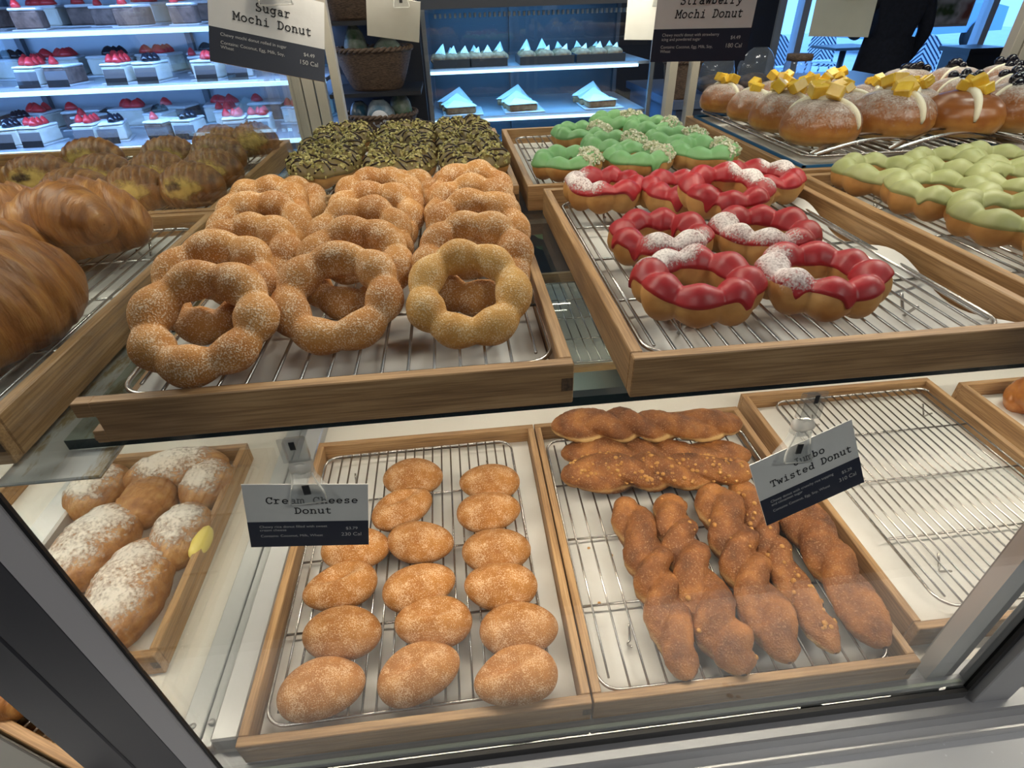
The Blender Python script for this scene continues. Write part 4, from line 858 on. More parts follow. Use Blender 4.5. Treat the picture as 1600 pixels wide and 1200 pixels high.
def clip(label, mtx, ztop, ctype='sign'):
    """acrylic double clamp: local origin at the card's top edge, hanging upwards"""
    t = thing('sign_clip', label, 'clip', mtx, 'clear acrylic sign clips')
    def clamp(z0, z1, wtop, wbot, nm):
        b = MB()
        for y in (-0.0035, 0.0028):
            n = 10
            b.grid(lambda u, v: ((u - 0.5) * (wbot + (wtop - wbot) * (0.5 - 0.5 * math.cos(v * PI))), y + (0.004 * (1 - v) ** 3 if y > 0 else -0.004 * (1 - v) ** 3), z0 + (z1 - z0) * v), 8, n)
            b.grid(lambda u, v: ((0.5 - u) * (wbot + (wtop - wbot) * (0.5 - 0.5 * math.cos(v * PI))), y + 0.0012 + (0.004 * (1 - v) ** 3 if y > 0 else -0.004 * (1 - v) ** 3), z0 + (z1 - z0) * v), 8, n)
        b.box(-wtop / 2, wtop / 2, -0.0040, 0.0045, z1 - 0.004, z1 + 0.001)
        for sx in (-1, 1):  # pale tubes imitate the bright edge glints of the clear acrylic
            b.tube([(sx * 0.5 * (wbot + (wtop - wbot) * (0.5 - 0.5 * math.cos(v * PI))), -0.0036 - 0.004 * (1 - v) ** 3, z0 + (z1 - z0) * v) for v in [k / 9 for k in range(10)]], 0.0007, 5, mi=1)
        b.tube([(-wbot / 2, -0.0076, z0), (wbot / 2, -0.0076, z0)], 0.0006, 5, mi=1)
        return link(nm, b.mesh(nm, [M['acryl'], M['acrylw']]), t)
    c1 = clamp(-0.0125, 0.014, 0.015, 0.027, 'lower_clamp')
    b = MB(); b.box(-0.0026, 0.0026, -0.0050, -0.0040, -0.006, 0.003); link('spring', b.mesh('spring', M['black']), c1)
    b = MB(); b.tube([(-0.0075, 0, 0.0185), (0.0075, 0, 0.0185)], 0.0050, 14); link('swivel_joint', b.mesh('swivel_joint', M['acrylw']), t)
    b = MB(); b.tube([(0.0052 * math.cos(a), -0.002, 0.0185 + 0.0052 * math.sin(a)) for a in [2 * PI * k / 16 for k in range(16)]], 0.0012, 6, closed=True); link('ring', b.mesh('ring', M['acrylw']), t)
    b = MB(); b.box(-0.0080, 0.0080, -0.003, 0.0045, 0.0235, ztop, bev=0.0015); b.box(-0.010, 0.010, -0.0048, -0.0034, 0.026, ztop + 0.004, bev=0.0006)
    c2 = link('upper_clamp', b.mesh('upper_clamp', M['acryl']), t)
    b = MB(); b.box(-0.0020, 0.0020, -0.0050, -0.0045, ztop - 0.006, ztop + 0.001); link('spring', b.mesh('spring', M['black']), c2)
    return t
def euler_m(pos, rot): return Matrix.Translation(pos) @ Euler([math.radians(a) for a in rot], 'XYZ').to_matrix().to_4x4()
def sign(pos, rot, lines, desc, price, cal, label, tsc, cliplab, clipx, ztop, slant=0.0):
    t = thing('price_sign', label, 'price sign', euler_m(pos, rot), 'price signs')
    w, h = CWD / 2, CHT / 2; zb = -h + CHT * 0.415
    link('card', boxmesh('card', M['card'], -w, w, 0, 0.0007, -h, h), t)
    link('navy_band', boxmesh('navy_band', M['navy'], -w, w, -0.00025, 0.0, -h, zb), t, label='navy lower band')
    zz = h - 0.0192 - (0.0 if len(lines) > 1 else 0.004)
    for i, ln in enumerate(lines):
        link('title_text', title(ln, 0.004, zz - i * 0.0107, tsc, -0.0003, slant), t, label='black typewriter lettering')
    def st(*a, **k):
        o = link('small_text', small_text(*a, **k), t, Matrix.Translation((0, -0.0006, 0))); o['label'] = 'small white lettering'
    z = zb - 0.0060
    for ln in desc:
        if ln: st(ln, -w + 0.0085, z, 0.0036)
        z -= 0.0036 if ln else 0.0028
    st(price, w - 0.0085, zb - 0.0090, 0.0042, 'RIGHT'); st(cal, w - 0.0055, zb - 0.0160, 0.0052, 'RIGHT')
    cm = euler_m(pos, rot) @ Matrix.Translation((clipx, 0, h)); p = cm.translation
    clip(cliplab, Matrix.Translation(p) @ Euler((math.radians(rot[0]) * 0.6, math.radians(rot[1] if abs(rot[1]) > 15 else 0) * -0.5, math.radians(rot[2]))).to_matrix().to_4x4(), ztop)
sign((-0.1388, 0.3093, 0.2736), (-3.6, 9.1, 1.8), ['Cream Cheese', 'Donut'], ['Chewy rice donut filled with sweet', 'cream cheese', '', 'Contains: Coconut, Milk, Wheat'], '$3.79', '230 Cal', 'cream cheese donut price sign, white over navy, hanging from the shelf edge', 0.0096, 'clear clip holding the cream cheese donut sign', 0.001, 0.044)
sign((0.2747, 0.3061, 0.2694), (-15.7, -18.7, 8.1), ['Jumbo', 'Twisted Donut'], ['Chewy donut with crunchy rice topping', 'and cinnamon sugar', '', 'Contains: Coconut, Egg, Soy, Wheat'], '$5.29', '310 Cal', 'jumbo twisted donut price sign, tilted over the twisted donuts', 0.0096, 'clear clip holding the jumbo twisted donut sign', -0.004, 0.046)
sign((-0.1515, 0.5823, 0.5867), (-23.0, 13.6, 14.2), ['Sugar', 'Mochi Donut'], ['Chewy mochi donut rolled in sugar', '', 'Contains: Coconut, Egg, Milk, Soy,', 'Wheat'], '$4.49', '150 Cal', 'sugar mochi donut price sign at the top, hanging above the sugared donuts', 0.0096, 'clear clip holding the sugar mochi donut sign', 0.004, 0.080)
sign((0.2461, 0.6022, 0.581), (3.6, 0.5, -8.8), ['Strawberry', 'Mochi Donut'], ['Chewy mochi donut with strawberry', 'icing and powdered sugar', '', 'Contains: Coconut, Egg, Milk, Soy,', 'Wheat'], '$4.49', '180 Cal', 'strawberry mochi donut price sign at the top right', 0.0096, 'clear clip holding the strawberry mochi donut sign', -0.004, 0.082, 0.12)
for pos, rot, lab in (((-0.0879, 1.1767, 0.5791), (20.8, 8.9, 2.8), 'blank white back of a sign above the pistachio donuts'), ((0.3747, 1.1559, 0.5657), (-18.0, 1.1, -14.9), 'blank white back of a sign half behind the strawberry sign'), ((0.640, 1.000, 0.5700), (-12.0, 2.0, -14.0), 'blank white back of a sign hanging above the mango buns')):
    me = boxmesh('price_sign', M['cback'], -CWD / 2, CWD / 2, 0, 0.0008, -CHT / 2, CHT / 2)
    thing('price_sign', lab, 'price sign', euler_m(pos, rot), 'price signs seen from behind', me)
    cm = euler_m(pos, rot) @ Matrix.Translation((0.012, 0, CHT / 2)); clip('clear clip holding the ' + lab, Matrix.Translation(cm.translation) @ Matrix.Rotation(math.radians(rot[2]), 4, 'Z'), 0.085)
# ------------------------------------------------------------------ cake case behind, at left
CK = thing('cake_case', 'brightly lit glass cake case in the background at left', 'display case', T(0, 0, 0))
cx0, cx1, cyf, cyb = -2.5, -0.44, 2.30, 2.86
CZ = [0.0, 0.196, 0.387, 0.556]
b = MB(); b.box(cx0, cx1, cyf - 0.02, cyb + 0.04, RZ0, -0.01); link('base_cabinet', b.mesh('base_cabinet', M['casem']), CK)
link('back_panel', boxmesh('back_panel', M['sill'], cx0, cx1, cyb, cyb + 0.03, 0.0, 0.80), CK)
link('roof', boxmesh('roof', M['casem'], cx0, cx1, cyf - 0.02, cyb + 0.03, 0.80, 0.86), CK)
for z in CZ:
    sh = link('shelf', boxmesh('shelf', M['sill'], cx0, cx1, cyf, cyb - 0.001, z - 0.014, z - 0.001), CK)
    if z: link('light_strip', boxmesh('light_strip', M['cold'], cx0, cx1, cyf - 0.012, cyf - 0.001, z - 0.018, z - 0.004), sh)
for x in (cx0, -1.75, -1.08, cx1 - 0.025): link('upright', boxmesh('upright', M['casem'], x, x + 0.022, cyb - 0.03, cyb - 0.002, 0.0, 0.80), CK)
link('front_glass', boxmesh('front_glass', M['glass'], cx0, cx1, cyf - 0.05, cyf - 0.045, -0.01, 0.80), CK)
def cakemeshes(kind, seed):
    rg = random.Random(seed); b = MB(); b.box(-0.04, 0.04, -0.045, 0.045, 0.004, 0.05, bev=0.004); body = b.mesh('cake', M['sponge'] if kind else M['cakeb'])
    b = MB(); b.box(-0.048, 0.048, -0.055, 0.055, 0, 0.0035); board = b.mesh('cake_board', M['white'])
    b = MB(); b.box(-0.041, 0.041, -0.046, 0.046, 0.0495, 0.057, bev=0.003); top = b.mesh('cream_top', M['napkin'])
    fr = []
    for k in range(5):
        b = MB(); r = rg.uniform(0.013, 0.018); b.lathe([(0.0001, 0.0), (r, 0.003), (r * 0.85, 0.012), (r * 0.4, 0.022), (0.0001, 0.026)], (rg.uniform(-0.028, 0.028), rg.uniform(-0.03, 0.03), 0.056), 10); fr.append(b.mesh('strawberry' if kind != 2 else 'blueberry', M['straw'] if kind != 2 else M['berry']))
    return body, board, top, fr
CM = [cakemeshes(k, s_) for k, s_ in ((1, 1), (1, 2), (2, 3), (0, 4))]
rg = random.Random(31)
rows = {1: ('lowest visible shelf', 0.196, 17), 2: ('middle shelf', 0.387, 15), 3: ('top shelf', 0.556, 9)}
for r, (rn, z, n) in rows.items():
    for j in range(n):
        x = -0.56 - j * (1.55 / n); k = rg.choice([0, 0, 1, 2, 3]) if r < 3 else 3
        y = cyf + 0.12 + (0.20 if j % 3 == 1 else 0) + rg.uniform(0, 0.03)
        body, board, top, fr = CM[k]
        t = thing('cake', '%s topped cake, %s from the right on the %s of the cake case' % ('strawberry' if k in (0, 1) else 'blueberry' if k == 2 else 'chocolate', ORDF[j], rn), 'cake', T(x, y, z, rg.uniform(-0.3, 0.3), (1.0, 1.2, 1.12)), 'cakes in the background case')
        link('cake_board', board, t); link('cake', body, t); link('cream_top', top, t)
        for q, f in enumerate(fr[:(5 if k != 3 else 2)]): link('blueberry' if k == 2 else 'strawberry', f, t)
        if j % 3 != 1 and r < 3:
            b = MB(); m = Matrix.Rotation(math.radians(-12), 4, 'X'); b.box(-0.036, 0.036, 0, 0.002, 0.022, 0.05, mtx=m); b.box(-0.036, 0.036, 0, 0.002, 0, 0.022, 1, mtx=m)
            thing('cake_label', 'grey and black price card, %s cake from the right on the %s' % (ORDF[j], rn), 'price card', T(x + 0.01, y - 0.090, z), 'price cards in the cake case', b.mesh('cake_label', [M['cardg'], M['ink']]))
for r, (rn, z, n) in rows.items():
    for j in range(9):
        x = -0.60 - j * 0.19; k = (j * 2 + r) % 4; body, board, top, fr = CM[k]
        t = thing('cake', '%s topped larger cake, %s from the right, back row, %s' % ('strawberry' if k in (0, 1) else 'blueberry' if k == 2 else 'chocolate', ORDF[j], rn), 'cake', T(x, cyf + 0.445, z, 0.2 * (j % 3 - 1), (1.75, 1.25, 1.25)), 'larger cakes in the background case')
        link('cake_board', board, t); link('cake', body, t); link('cream_top', top, t)
        for q, f in enumerate(fr[:(5 if k != 3 else 2)]): link('blueberry' if k == 2 else 'strawberry', f, t)
# ------------------------------------------------------------------ bread case behind, in the middle
BC = thing('sandwich_case', 'blue lit glass case of sandwiches in the background', 'display case', T(0, 0, 0))
bx0, bx1, byf, byb = -0.085, 0.83, 2.50, 3.05
link('base_cabinet', boxmesh('base_cabinet', M['casem'], bx0, bx1, byf - 0.03, byb + 0.03, RZ0, -0.01), BC)
link('back_panel', boxmesh('back_panel', M['casem'], bx0, bx1, byb, byb + 0.03, 0.0, 0.60), BC)
link('roof', boxmesh('roof', M['casem'], bx0, bx1, byf - 0.03, byb + 0.03, 0.575, 0.66), BC)
BZ_ = [0.03, 0.204, 0.381]
for z in BZ_:
    sh = link('shelf', boxmesh('shelf', M['sill'], bx0 + 0.01, bx1 - 0.01, byf, byb - 0.001, z - 0.012, z - 0.001), BC)
    link('light_strip', boxmesh('light_strip', M['cold'], bx0 + 0.01, bx1 - 0.06, byf - 0.010, byf - 0.001, z - 0.020, z - 0.010), sh)
for x in (bx0, 0.30, bx1 - 0.02):
    link('upright', boxmesh('upright', M['casem'], x, x + 0.018, byb - 0.03, byb - 0.002, 0.0, 0.575), BC)
for x in (bx0, bx1 - 0.016): link('front_post', boxmesh('front_post', M['alu'], x, x + 0.016, byf - 0.03, byf - 0.014, -0.01, 0.575), BC)
link('front_glass', boxmesh('front_glass', M['glass'], bx0, bx1, byf - 0.04, byf - 0.035, -0.01, 0.575), BC)
b = MB()
for k in range(40): b.box(bx0 + 0.05 + k * 0.019, bx0 + 0.058 + k * 0.019, byf + 0.02, byf + 0.05, 0.545, 0.560)
link('vent_grille', b.mesh('vent_grille', M['sill']), BC)
for i, (xc, w, dep) in enumerate(((0.02, 0.15, 0.1), (0.165, 0.15, 0.1), (0.40, 0.22, 0.14), (0.62, 0.20, 0.14))):
    b = MB(); b.box(-w / 2, w / 2, -0.09, 0.09, 0, 0.004); b.box(-w / 2, w / 2, -0.09, -0.085, 0.004, 0.028); b.box(-w / 2, w / 2, 0.085, 0.09, 0.004, 0.028); b.box(-w / 2, -w / 2 + 0.005, -0.085, 0.085, 0.004, 0.028); b.box(w / 2 - 0.005, w / 2, -0.085, 0.085, 0.004, 0.028)
    thing('sandwich_tray', 'dark shallow tray on the top shelf of the blue case, %s from the left' % ORDF[i], 'tray', T(xc, 2.60, 0.381), 'trays in the blue case', b.mesh('sandwich_tray', M['casem']))
    for j in range(6):
        xx = (j % 3 - 1) * w * 0.33; yy = (j // 3 - 0.5) * 0.08
        t = thing('wrapped_sandwich', 'wrapped roll with white pointed napkin, %s in the %s tray on the top shelf' % (['front left', 'front middle', 'front right', 'rear left', 'rear middle', 'rear right'][j], ORDF[i]), 'sandwich', T(xc + xx, 2.60 + yy, 0.3855), 'wrapped rolls in the blue case')
        b = MB(); b.ball((0, 0, 0.022), 0.036, 0.032, 0.022, 12, 8); link('roll', b.mesh('roll', M['bread']), t)
        b = MB(); q = rg.uniform(-0.3, 0.3); k = rg.uniform(0.8, 1.2)
        b.add([(-0.024 * k, 0.006, 0.030), (0.024 * k, 0.010, 0.030), (0.006 + q * 0.05, 0.014, 0.066 * k), (0.004 + q * 0.03, -0.014, 0.044)], [(0, 1, 2), (0, 3, 1), (0, 2, 3), (1, 3, 2)], 0, False); link('napkin', b.mesh('napkin', M['napkin']), t)
for i, (xc, hgt) in enumerate(((0.02, 2), (0.28, 2), (0.62, 3))):
    b = MB(); b.box(-0.085, 0.085, -0.10, 0.10, 0.0, 0.006, bev=0.002)
    t = thing('plate', 'square pale plate on the middle shelf of the blue case, %s from the left' % ORDF[i], 'plate', T(xc + 0.03, 2.62, 0.204), 'plates in the blue case', b.mesh('plate', M['white']))
    for q in range(3):
        t = thing('folded_sandwich', 'folded sandwich in white paper, %s on the %s plate' % (['front one', 'middle one', 'rear one'][q], ORDF[i]), 'sandwich', T(xc + 0.02 - 0.012 * q, 2.565 + 0.075 * q, 0.2105, 0.15 - 0.25 * q), 'folded sandwiches in the blue case')
        b = MB(); b.box(-0.062, 0.062, -0.033, 0.033, 0, 0.026, bev=0.006); link('bread', b.mesh('bread', M['bread']), t)
        b = MB(); b.add([(-0.066, -0.037, 0.027), (0.066, -0.037, 0.027), (0.066, 0.037, 0.027), (-0.066, 0.037, 0.027), (-0.02 + 0.02 * q, 0.03, 0.046 + 0.016 * q)], [(0, 1, 4), (1, 2, 4), (2, 3, 4), (3, 0, 4), (3, 2, 1, 0)], 0, False); link('paper', b.mesh('paper', M['napkin']), t)
for i, xc in enumerate((0.05, 0.30, 0.60)):
    b = MB(); b.tube([(-0.09, 0, 0.032), (-0.085, 0, 0.032), (0.085, 0, 0.032), (0.09, 0, 0.032)], [0.018, 0.032, 0.032, 0.018], 16)
    thing('wrapped_roll', 'long white wrapped roll on the lowest shelf of the blue case, %s from the left' % ORDF[i], 'sandwich', T(xc, 2.60, 0.03), 'white wrapped rolls', b.mesh('wrapped_roll', M['napkin']))
# ------------------------------------------------------------------ basket stand
bs = thing('basket_stand', 'dark wooden stand holding the wicker baskets', 'stand', T(-0.26, 2.30, 0))
link('back_board', boxmesh('back_board', M['dwood'], -0.16, 0.165, 0.18, 0.22, RZ0, 1.2), bs)
for z in (0.165, 0.345, 0.555): link('ledge', boxmesh('ledge', M['dwood'], -0.155, 0.16, -0.12, 0.18, z - 0.012, z), bs)
def basket(x, y, z, r0, r1, h, label):
    t = thing('wicker_basket', label, 'basket', T(x, y, z), 'wicker baskets on the stand')
    b = MB(); n = 64; m = 12
    b.grid(lambda u, v: Vector(((r0 + (r1 - r0) * v ** 0.8 + 0.0016 * math.sin(u * 2 * PI * 32 + PI * round(v * (m - 1)))) * math.cos(2 * PI * u), (r0 + (r1 - r0) * v ** 0.8 + 0.0016 * math.sin(u * 2 * PI * 32 + PI * round(v * (m - 1)))) * math.sin(2 * PI * u) * 0.80, h * v)), n * 2, m, cu=True)
    b.grid(lambda u, v: Vector(((r1 - 0.008 - (r1 - r0) * v) * math.cos(2 * PI * u), (r1 - 0.008 - (r1 - r0) * v) * math.sin(2 * PI * u) * 0.80, h - v * (h - 0.006))), 48, 6, cu=True)
    b.lathe([(r0 - 0.008, 0.006), (0.0001, 0.006)], seg=48); b.lathe([(0.0001, 0.0), (r0, 0.0)], seg=48)
    link('body', b.mesh('body', M['wicker']), t)
    b = MB()
    for ph in (0, PI):
        b.tube([(((r1 - 0.003) + 0.004 * math.cos(a * 20 + ph)) * math.cos(a), ((r1 - 0.003) + 0.004 * math.cos(a * 20 + ph)) * math.sin(a) * 0.80, h + 0.004 * math.sin(a * 20 + ph)) for a in [2 * PI * k / 160 for k in range(160)]], 0.0055, 6, closed=True)
    link('braided_rim', b.mesh('braided_rim', M['wicker']), t)
basket(-0.258, 2.30, 0.345, 0.085, 0.138, 0.125, 'brown wicker basket of wrapped bread, upper of the two in full view')
basket(-0.262, 2.29, 0.165, 0.095, 0.135, 0.100, 'brown wicker basket lower on the stand, full of blue wrappers')
basket(-0.300, 2.30, 0.555, 0.085, 0.135, 0.120, 'brown wicker basket at the top photo edge')
def bag(seed, w, h, d, mat):
    n = snz(seed)
    b = MB()
    def fn(u, v):
        a = 2 * PI * u; e = math.sin(PI * (0.04 + 0.92 * v)) ** 0.5; k = 1 + 0.16 * n(math.cos(a) * 3, math.sin(a) * 3, v * 5)
        return Vector((w * e * k * math.cos(a), d * e * k * math.sin(a), h * v * 2))
    b.grid(fn, 24, 14, cu=True); return b.mesh('wrapper', mat)
for i, (x, y, z, w, h, mt, lab, rz) in enumerate(((-0.315, 2.30, 0.39, 0.040, 0.075, 'bagg', 'tall green and white bread bag at the left of the upper basket', 0.3), (-0.255, 2.27, 0.385, 0.045, 0.045, 'bagg', 'small green bread bag at the front of the upper basket', 0.0), (-0.205, 2.31, 0.39, 0.055, 0.055, 'bagg', 'green and white bread bag with a round label in the upper basket', -0.3),
        (-0.335, 2.27, 0.20, 0.040, 0.055, 'bagb', 'blue and white bread bag at the left of the lower basket', 0.5), (-0.255, 2.22, 0.20, 0.052, 0.060, 'bagb', 'blue bread bag with a round white label in the lower basket', 0.0), (-0.185, 2.28, 0.20, 0.045, 0.065, 'bagg', 'green and white bread bag at the right of the lower basket', -0.4))):
    t = thing('bread_bag', lab, 'bag', T(x, y, z, rz), 'wrapped breads in the baskets'); link('wrapper', bag(1000 + i, w, h, 0.030, M[mt]), t)
    if 'round' in lab:
        b = MB(); b.lathe([(0.0001, 0.002), (0.030, 0.0018), (0.031, 0.0)], seg=28); o = link('round_label', b.mesh('round_label', M['white']), t, Matrix.Translation((0, -0.033, h)) @ Matrix.Rotation(math.radians(100), 4, 'X'))
# side counter at right with bagged loaves and a jar
b = MB(); b.box(0.90, 2.05, 2.35, 3.0, RZ0, 0.22); b.box(0.88, 2.07, 2.33, 3.02, 0.22, 0.25)
thing('side_counter', 'blue grey side counter in the background beside the blue case', 'counter', None, None, b.mesh('side_counter', plain('blue_grey_counter', (0.10, 0.13, 0.20), 0.3)))
basket(0.93, 2.42, 0.25, 0.055, 0.075, 0.13, 'woven basket on the side counter beside the pale rear posts')
for i, (x, lab) in enumerate(((1.10, 'leftmost on the side counter'), (1.28, 'middle of the side counter'))):
    t = thing('bagged_loaf', 'brown loaf in a clear plastic bag, ' + lab, 'bread', T(x, 2.50, 0.25, 0.2 * i), 'bagged loaves'); b = MB(); b.ball((0, 0, 0.035), 0.075, 0.05, 0.035, 18, 10); link('loaf', b.mesh('loaf', M['loaf']), t)
    link('plastic_bag', bag(1100 + i, 0.085, 0.08, 0.055, M['plastic']), t)
t = thing('glass_jar', 'clear glass jar with dark lid on the side counter', 'jar', T(1.43, 2.45, 0.25)); b = MB(); b.lathe([(0.0001, 0.0), (0.05, 0.0), (0.052, 0.01), (0.052, 0.10), (0.045, 0.115)], seg=28); link('jar_body', b.mesh('jar_body', M['plastic']), t)
b = MB(); b.lathe([(0.048, 0.112), (0.05, 0.114), (0.05, 0.135), (0.0001, 0.137)], seg=28); link('lid', b.mesh('lid', M['wicker']), t)
# ------------------------------------------------------------------ beyond the window
def bistro(x, y, rz, label):
    t = thing('bistro_chair', label, 'chair', T(x, y, RZ0, rz), 'bistro chairs outside the window')
    b = MB(); R_ = 0.215
    arcp = [(-R_, 0.20, 0.45), (-R_, 0.21, 0.68)] + [(R_ * math.cos(a), 0.22, 0.68 + R_ * 1.05 * math.sin(a)) for a in [PI - PI * k / 12 for k in range(13)]] + [(R_, 0.20, 0.45)]
    b.tube(arcp, 0.014, 8); link('back_frame', b.mesh('back_frame', M['chev']), t)
    b = MB()
    def fn(u, v):
        xx = (u * 2 - 1) * (R_ - 0.01); top = 0.68 + 1.05 * math.sqrt(max(0, R_ ** 2 - xx ** 2)); return (xx, 0.215, 0.50 + v * (top - 0.51))
    b.grid(fn, 22, 10); b.grid(lambda u, v: (lambda p: (p[0], p[1] + 0.012, p[2]))(fn(1 - u, v)), 22, 10); link('back_panel', b.mesh('back_panel', M['chev']), t)
    b = MB(); b.lathe([(0.0001, 0.44), (0.20, 0.44), (0.215, 0.45), (0.215, 0.47), (0.20, 0.478), (0.0001, 0.475)], seg=30); link('seat', b.mesh('seat', M['chev']), t)
    for sx in (-1, 1):
        b = MB(); b.tube([(sx * 0.17, -0.17, 0.45), (sx * 0.21, -0.22, 0.0)], 0.013, 8); link('leg', b.mesh('leg', M['chev']), t)
        b = MB(); b.tube([(sx * 0.19, 0.19, 0.46), (sx * 0.22, 0.28, 0.0)], 0.013, 8); link('leg', b.mesh('leg', M['chev']), t)
bistro(5.00, 9.0, math.radians(8), 'navy and white woven bistro chair outside, leftmost'); bistro(6.05, 9.6, math.radians(-4), 'navy and white woven bistro chair outside, behind the table'); bistro(6.30, 8.0, math.radians(-62), 'navy and white woven bistro chair outside, right of the person')
t = thing('bistro_table', 'small dark pedestal table outside the window', 'table', T(5.85, 8.9, RZ0)); b = MB(); b.box(-0.33, 0.33, -0.33, 0.33, 0.72, 0.755, bev=0.006); link('tabletop', b.mesh('tabletop', M['dwood']), t)
b = MB(); b.tube([(0, 0, 0.02), (0, 0, 0.72)], 0.045, 12); link('pedestal', b.mesh('pedestal', M['dwood']), t); b = MB(); b.lathe([(0.0001, 0.04), (0.10, 0.03), (0.25, 0.012), (0.25, 0.0), (0.0001, 0)], seg=28); link('foot', b.mesh('foot', M['dwood']), t)
t = thing('storage_box', 'dark square box standing by the right side of the window', 'box', T(5.12, 5.75, RZ0)); link('box', boxmesh('box', M['dwood'], -0.17, 0.17, -0.17, 0.17, 0.0, 0.92), t); link('rim', boxmesh('rim', M['dwood'], -0.20, 0.20, -0.20, 0.20, 0.92, 0.96), t)
t = thing('window_poster', 'food poster taped inside the window above the right chair', 'poster', None); link('print', boxmesh('print', M['poster'], 4.45, 5.25, 6.10, 6.112, 0.26, 1.2), t); link('frame', boxmesh('frame', M['wframe'], 4.43, 5.27, 6.112, 6.125, 0.24, 1.22), t)
# parked car in the street
car = thing('car', 'pale blue parked car in the street beyond the window', 'car', T(12.6, 16.5, RZ0, math.radians(8)))
prof = [(-2.1, 0.35), (-2.1, 0.75), (-1.9, 0.92), (-1.0, 1.0), (-0.45, 1.42), (0.9, 1.45), (1.55, 1.02), (2.1, 0.92), (2.15, 0.4)]
b = MB(); n = len(prof); vs = [(x, s_ * (0.82 if z < 1.2 else 0.66), z) for s_ in (-1, 1) for x, z in prof]
b.add(vs, [tuple(range(n)), tuple(range(2 * n - 1, n - 1, -1))] + [(i, n + i, n + (i + 1) % n, (i + 1) % n) for i in range(n)], 0, False); link('body', b.mesh('body', M['car']), car)
b = MB(); b.box(-0.35, 0.85, -0.80, -0.70, 1.02, 1.36); link('side_window', b.mesh('side_window', M['black']), car)
for x in (-1.35, 1.35):
    b = MB(); b.tube([(x, -0.86, 0.33), (x, -0.66, 0.33)], 0.33, 24); link('wheel', b.mesh('wheel', M['black']), car)
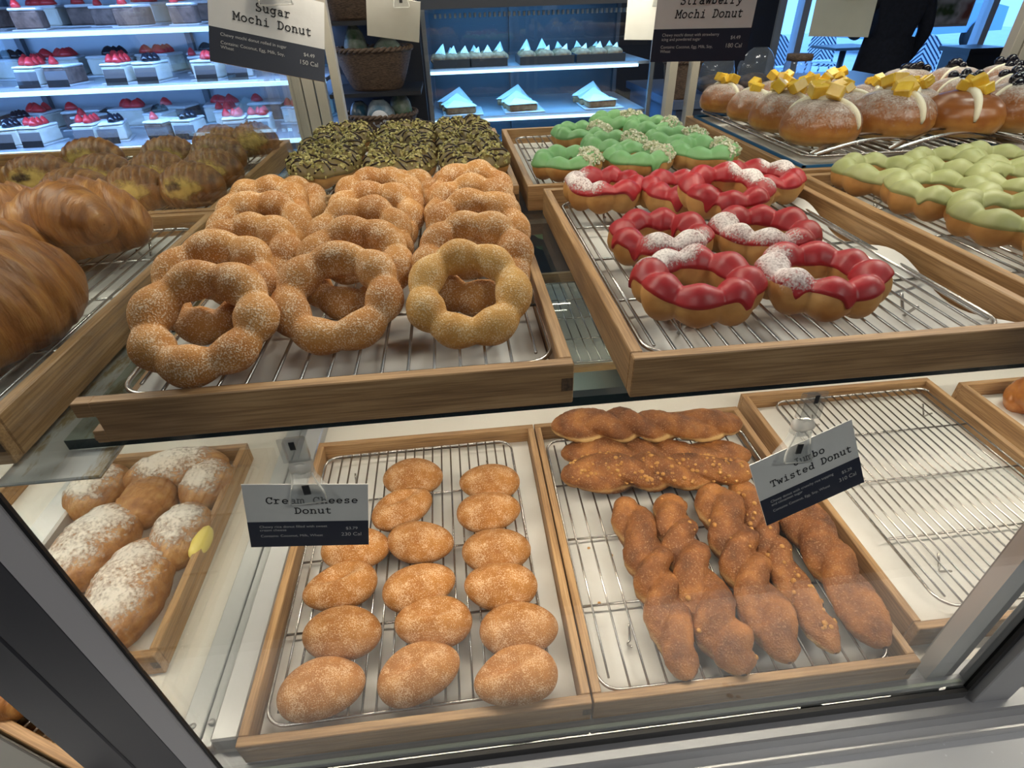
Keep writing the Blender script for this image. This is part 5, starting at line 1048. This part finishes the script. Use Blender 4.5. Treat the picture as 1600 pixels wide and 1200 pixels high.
# person in a dark coat, seen from hip to shoulder through the glass
def person(x, y, rz, label):
    t = thing('person', label, 'person', T(x, y, RZ0, rz))
    J = {'pel': (0, 0, 0.95, .155, .12), 'wai': (0, 0, 1.10, .150, .115), 'che': (0, 0.01, 1.30, .17, .125), 'sho': (0, 0.01, 1.44, .125, .09), 'nek': (0, 0.0, 1.54, .058, .058), 'hd0': (0, -0.01, 1.62, .085, .095), 'hd1': (0, -0.01, 1.74, .075, .09)}
    for s_, k in ((-1, 'l'), (1, 'r')):
        J['s' + k] = (s_ * 0.185, 0.01, 1.42, .075, .075); J['h' + k] = (s_ * 0.10, 0, 0.90, .105, .105); J['k' + k] = (s_ * 0.11, -0.01, 0.50, .07, .07); J['a' + k] = (s_ * 0.11, 0.02, 0.09, .05, .05); J['t' + k] = (s_ * 0.12, -0.13, 0.04, .04, .035)
    J['er'] = (0.320, 0.04, 1.17, .060, .060); J['wr'] = (0.185, -0.20, 1.12, .040, .040); J['el'] = (-0.25, 0.02, 1.15, .056, .056); J['wl'] = (-0.22, -0.10, 0.93, .040, .040)
    E_ = [('pel', 'wai'), ('wai', 'che'), ('che', 'sho'), ('sho', 'nek'), ('nek', 'hd0'), ('hd0', 'hd1')]
    for k in 'lr': E_ += [('che', 's' + k), ('s' + k, 'e' + k), ('e' + k, 'w' + k), ('pel', 'h' + k), ('h' + k, 'k' + k), ('k' + k, 'a' + k), ('a' + k, 't' + k)]
    ks = list(J); me = bpy.data.meshes.new('body'); me.from_pydata([J[k][:3] for k in ks], [(ks.index(a), ks.index(c)) for a, c in E_], [])
    ob = bpy.data.objects.new('body', me); COL.objects.link(ob)
    ob.modifiers.new('skin', 'SKIN'); sd = ob.modifiers.new('sub', 'SUBSURF'); sd.levels = sd.render_levels = 2
    for i, k in enumerate(ks): me.skin_vertices[0].data[i].radius = J[k][3:5]; me.skin_vertices[0].data[i].use_root = (k == 'pel')
    bpy.context.view_layer.update(); dg = bpy.context.evaluated_depsgraph_get(); m2 = bpy.data.meshes.new_from_object(ob.evaluated_get(dg)); bpy.data.objects.remove(ob)
    m2.name = 'body'; m2.materials.clear(); m2.materials.append(M['coat']); m2.materials.append(M['skin'])
    for p in m2.polygons: p.use_smooth = True; p.material_index = 1 if p.center.z > 1.51 else 0
    link('body', m2, t)
    for s_, w in ((-1, J['wl']), (1, J['wr'])):
        b = MB(); c = Vector(w[:3]); dr = Vector((-0.5 if s_ > 0 else 0.0, -0.75, 0.1 if s_ > 0 else -1.0)).normalized(); sd_ = dr.cross(Vector((0, 0, 1))).normalized(); up = sd_.cross(dr)
        pc = c + dr * 0.07; mt = Matrix((sd_, dr, up)).transposed().to_4x4(); b.ball(pc, 0.038, 0.055, 0.018, 14, 9, mtx=mt)
        for f in range(4):
            q = pc + sd_ * (-0.027 + 0.018 * f) + dr * 0.045; l = (0.055, 0.068, 0.072, 0.060)[f]
            b.tube([q, q + dr * l * 0.5 - up * 0.004, q + dr * l * 0.85 - up * 0.016, q + dr * l * 0.95 - up * 0.024], [0.0095, 0.009, 0.0085, 0.006], 8)
        q = pc - sd_ * s_ * 0.030 - dr * 0.015; b.tube([q, q - sd_ * s_ * 0.022 + dr * 0.022, q - sd_ * s_ * 0.024 + dr * 0.050], [0.011, 0.010, 0.007], 8)
        link('hand', b.mesh('hand', M['skin']), t)
    b = MB(); b.ball((0, 0.01, 1.74), 0.098, 0.108, 0.105, 18, 12); b.ball((0, 0.035, 1.68), 0.094, 0.09, 0.11, 18, 12); link('hair', b.mesh('hair', M['hair']), t)
    b = MB(); b.ball((-0.032, -0.098, 1.70), 0.012); b.ball((0.032, -0.098, 1.70), 0.012); link('eyes', b.mesh('eyes', M['black']), t)
    b = MB(); b.ball((0, -0.112, 1.665), 0.014, 0.018, 0.022); link('nose', b.mesh('nose', M['skin']), t); b = MB(); b.ball((0, -0.095, 1.625), 0.024, 0.010, 0.007); link('mouth', b.mesh('mouth', M['straw']), t)
    # coat skirt
    b = MB(); b.grid(lambda u, v: ((0.19 + 0.05 * v) * math.cos(2 * PI * u), (0.145 + 0.06 * v) * math.sin(2 * PI * u), 1.12 - 0.55 * v), 32, 8, cu=True); link('coat_skirt', b.mesh('coat_skirt', M['coat']), t)
person(3.66, 5.0, math.radians(165), 'person in a dark navy coat standing in front of the bright window')
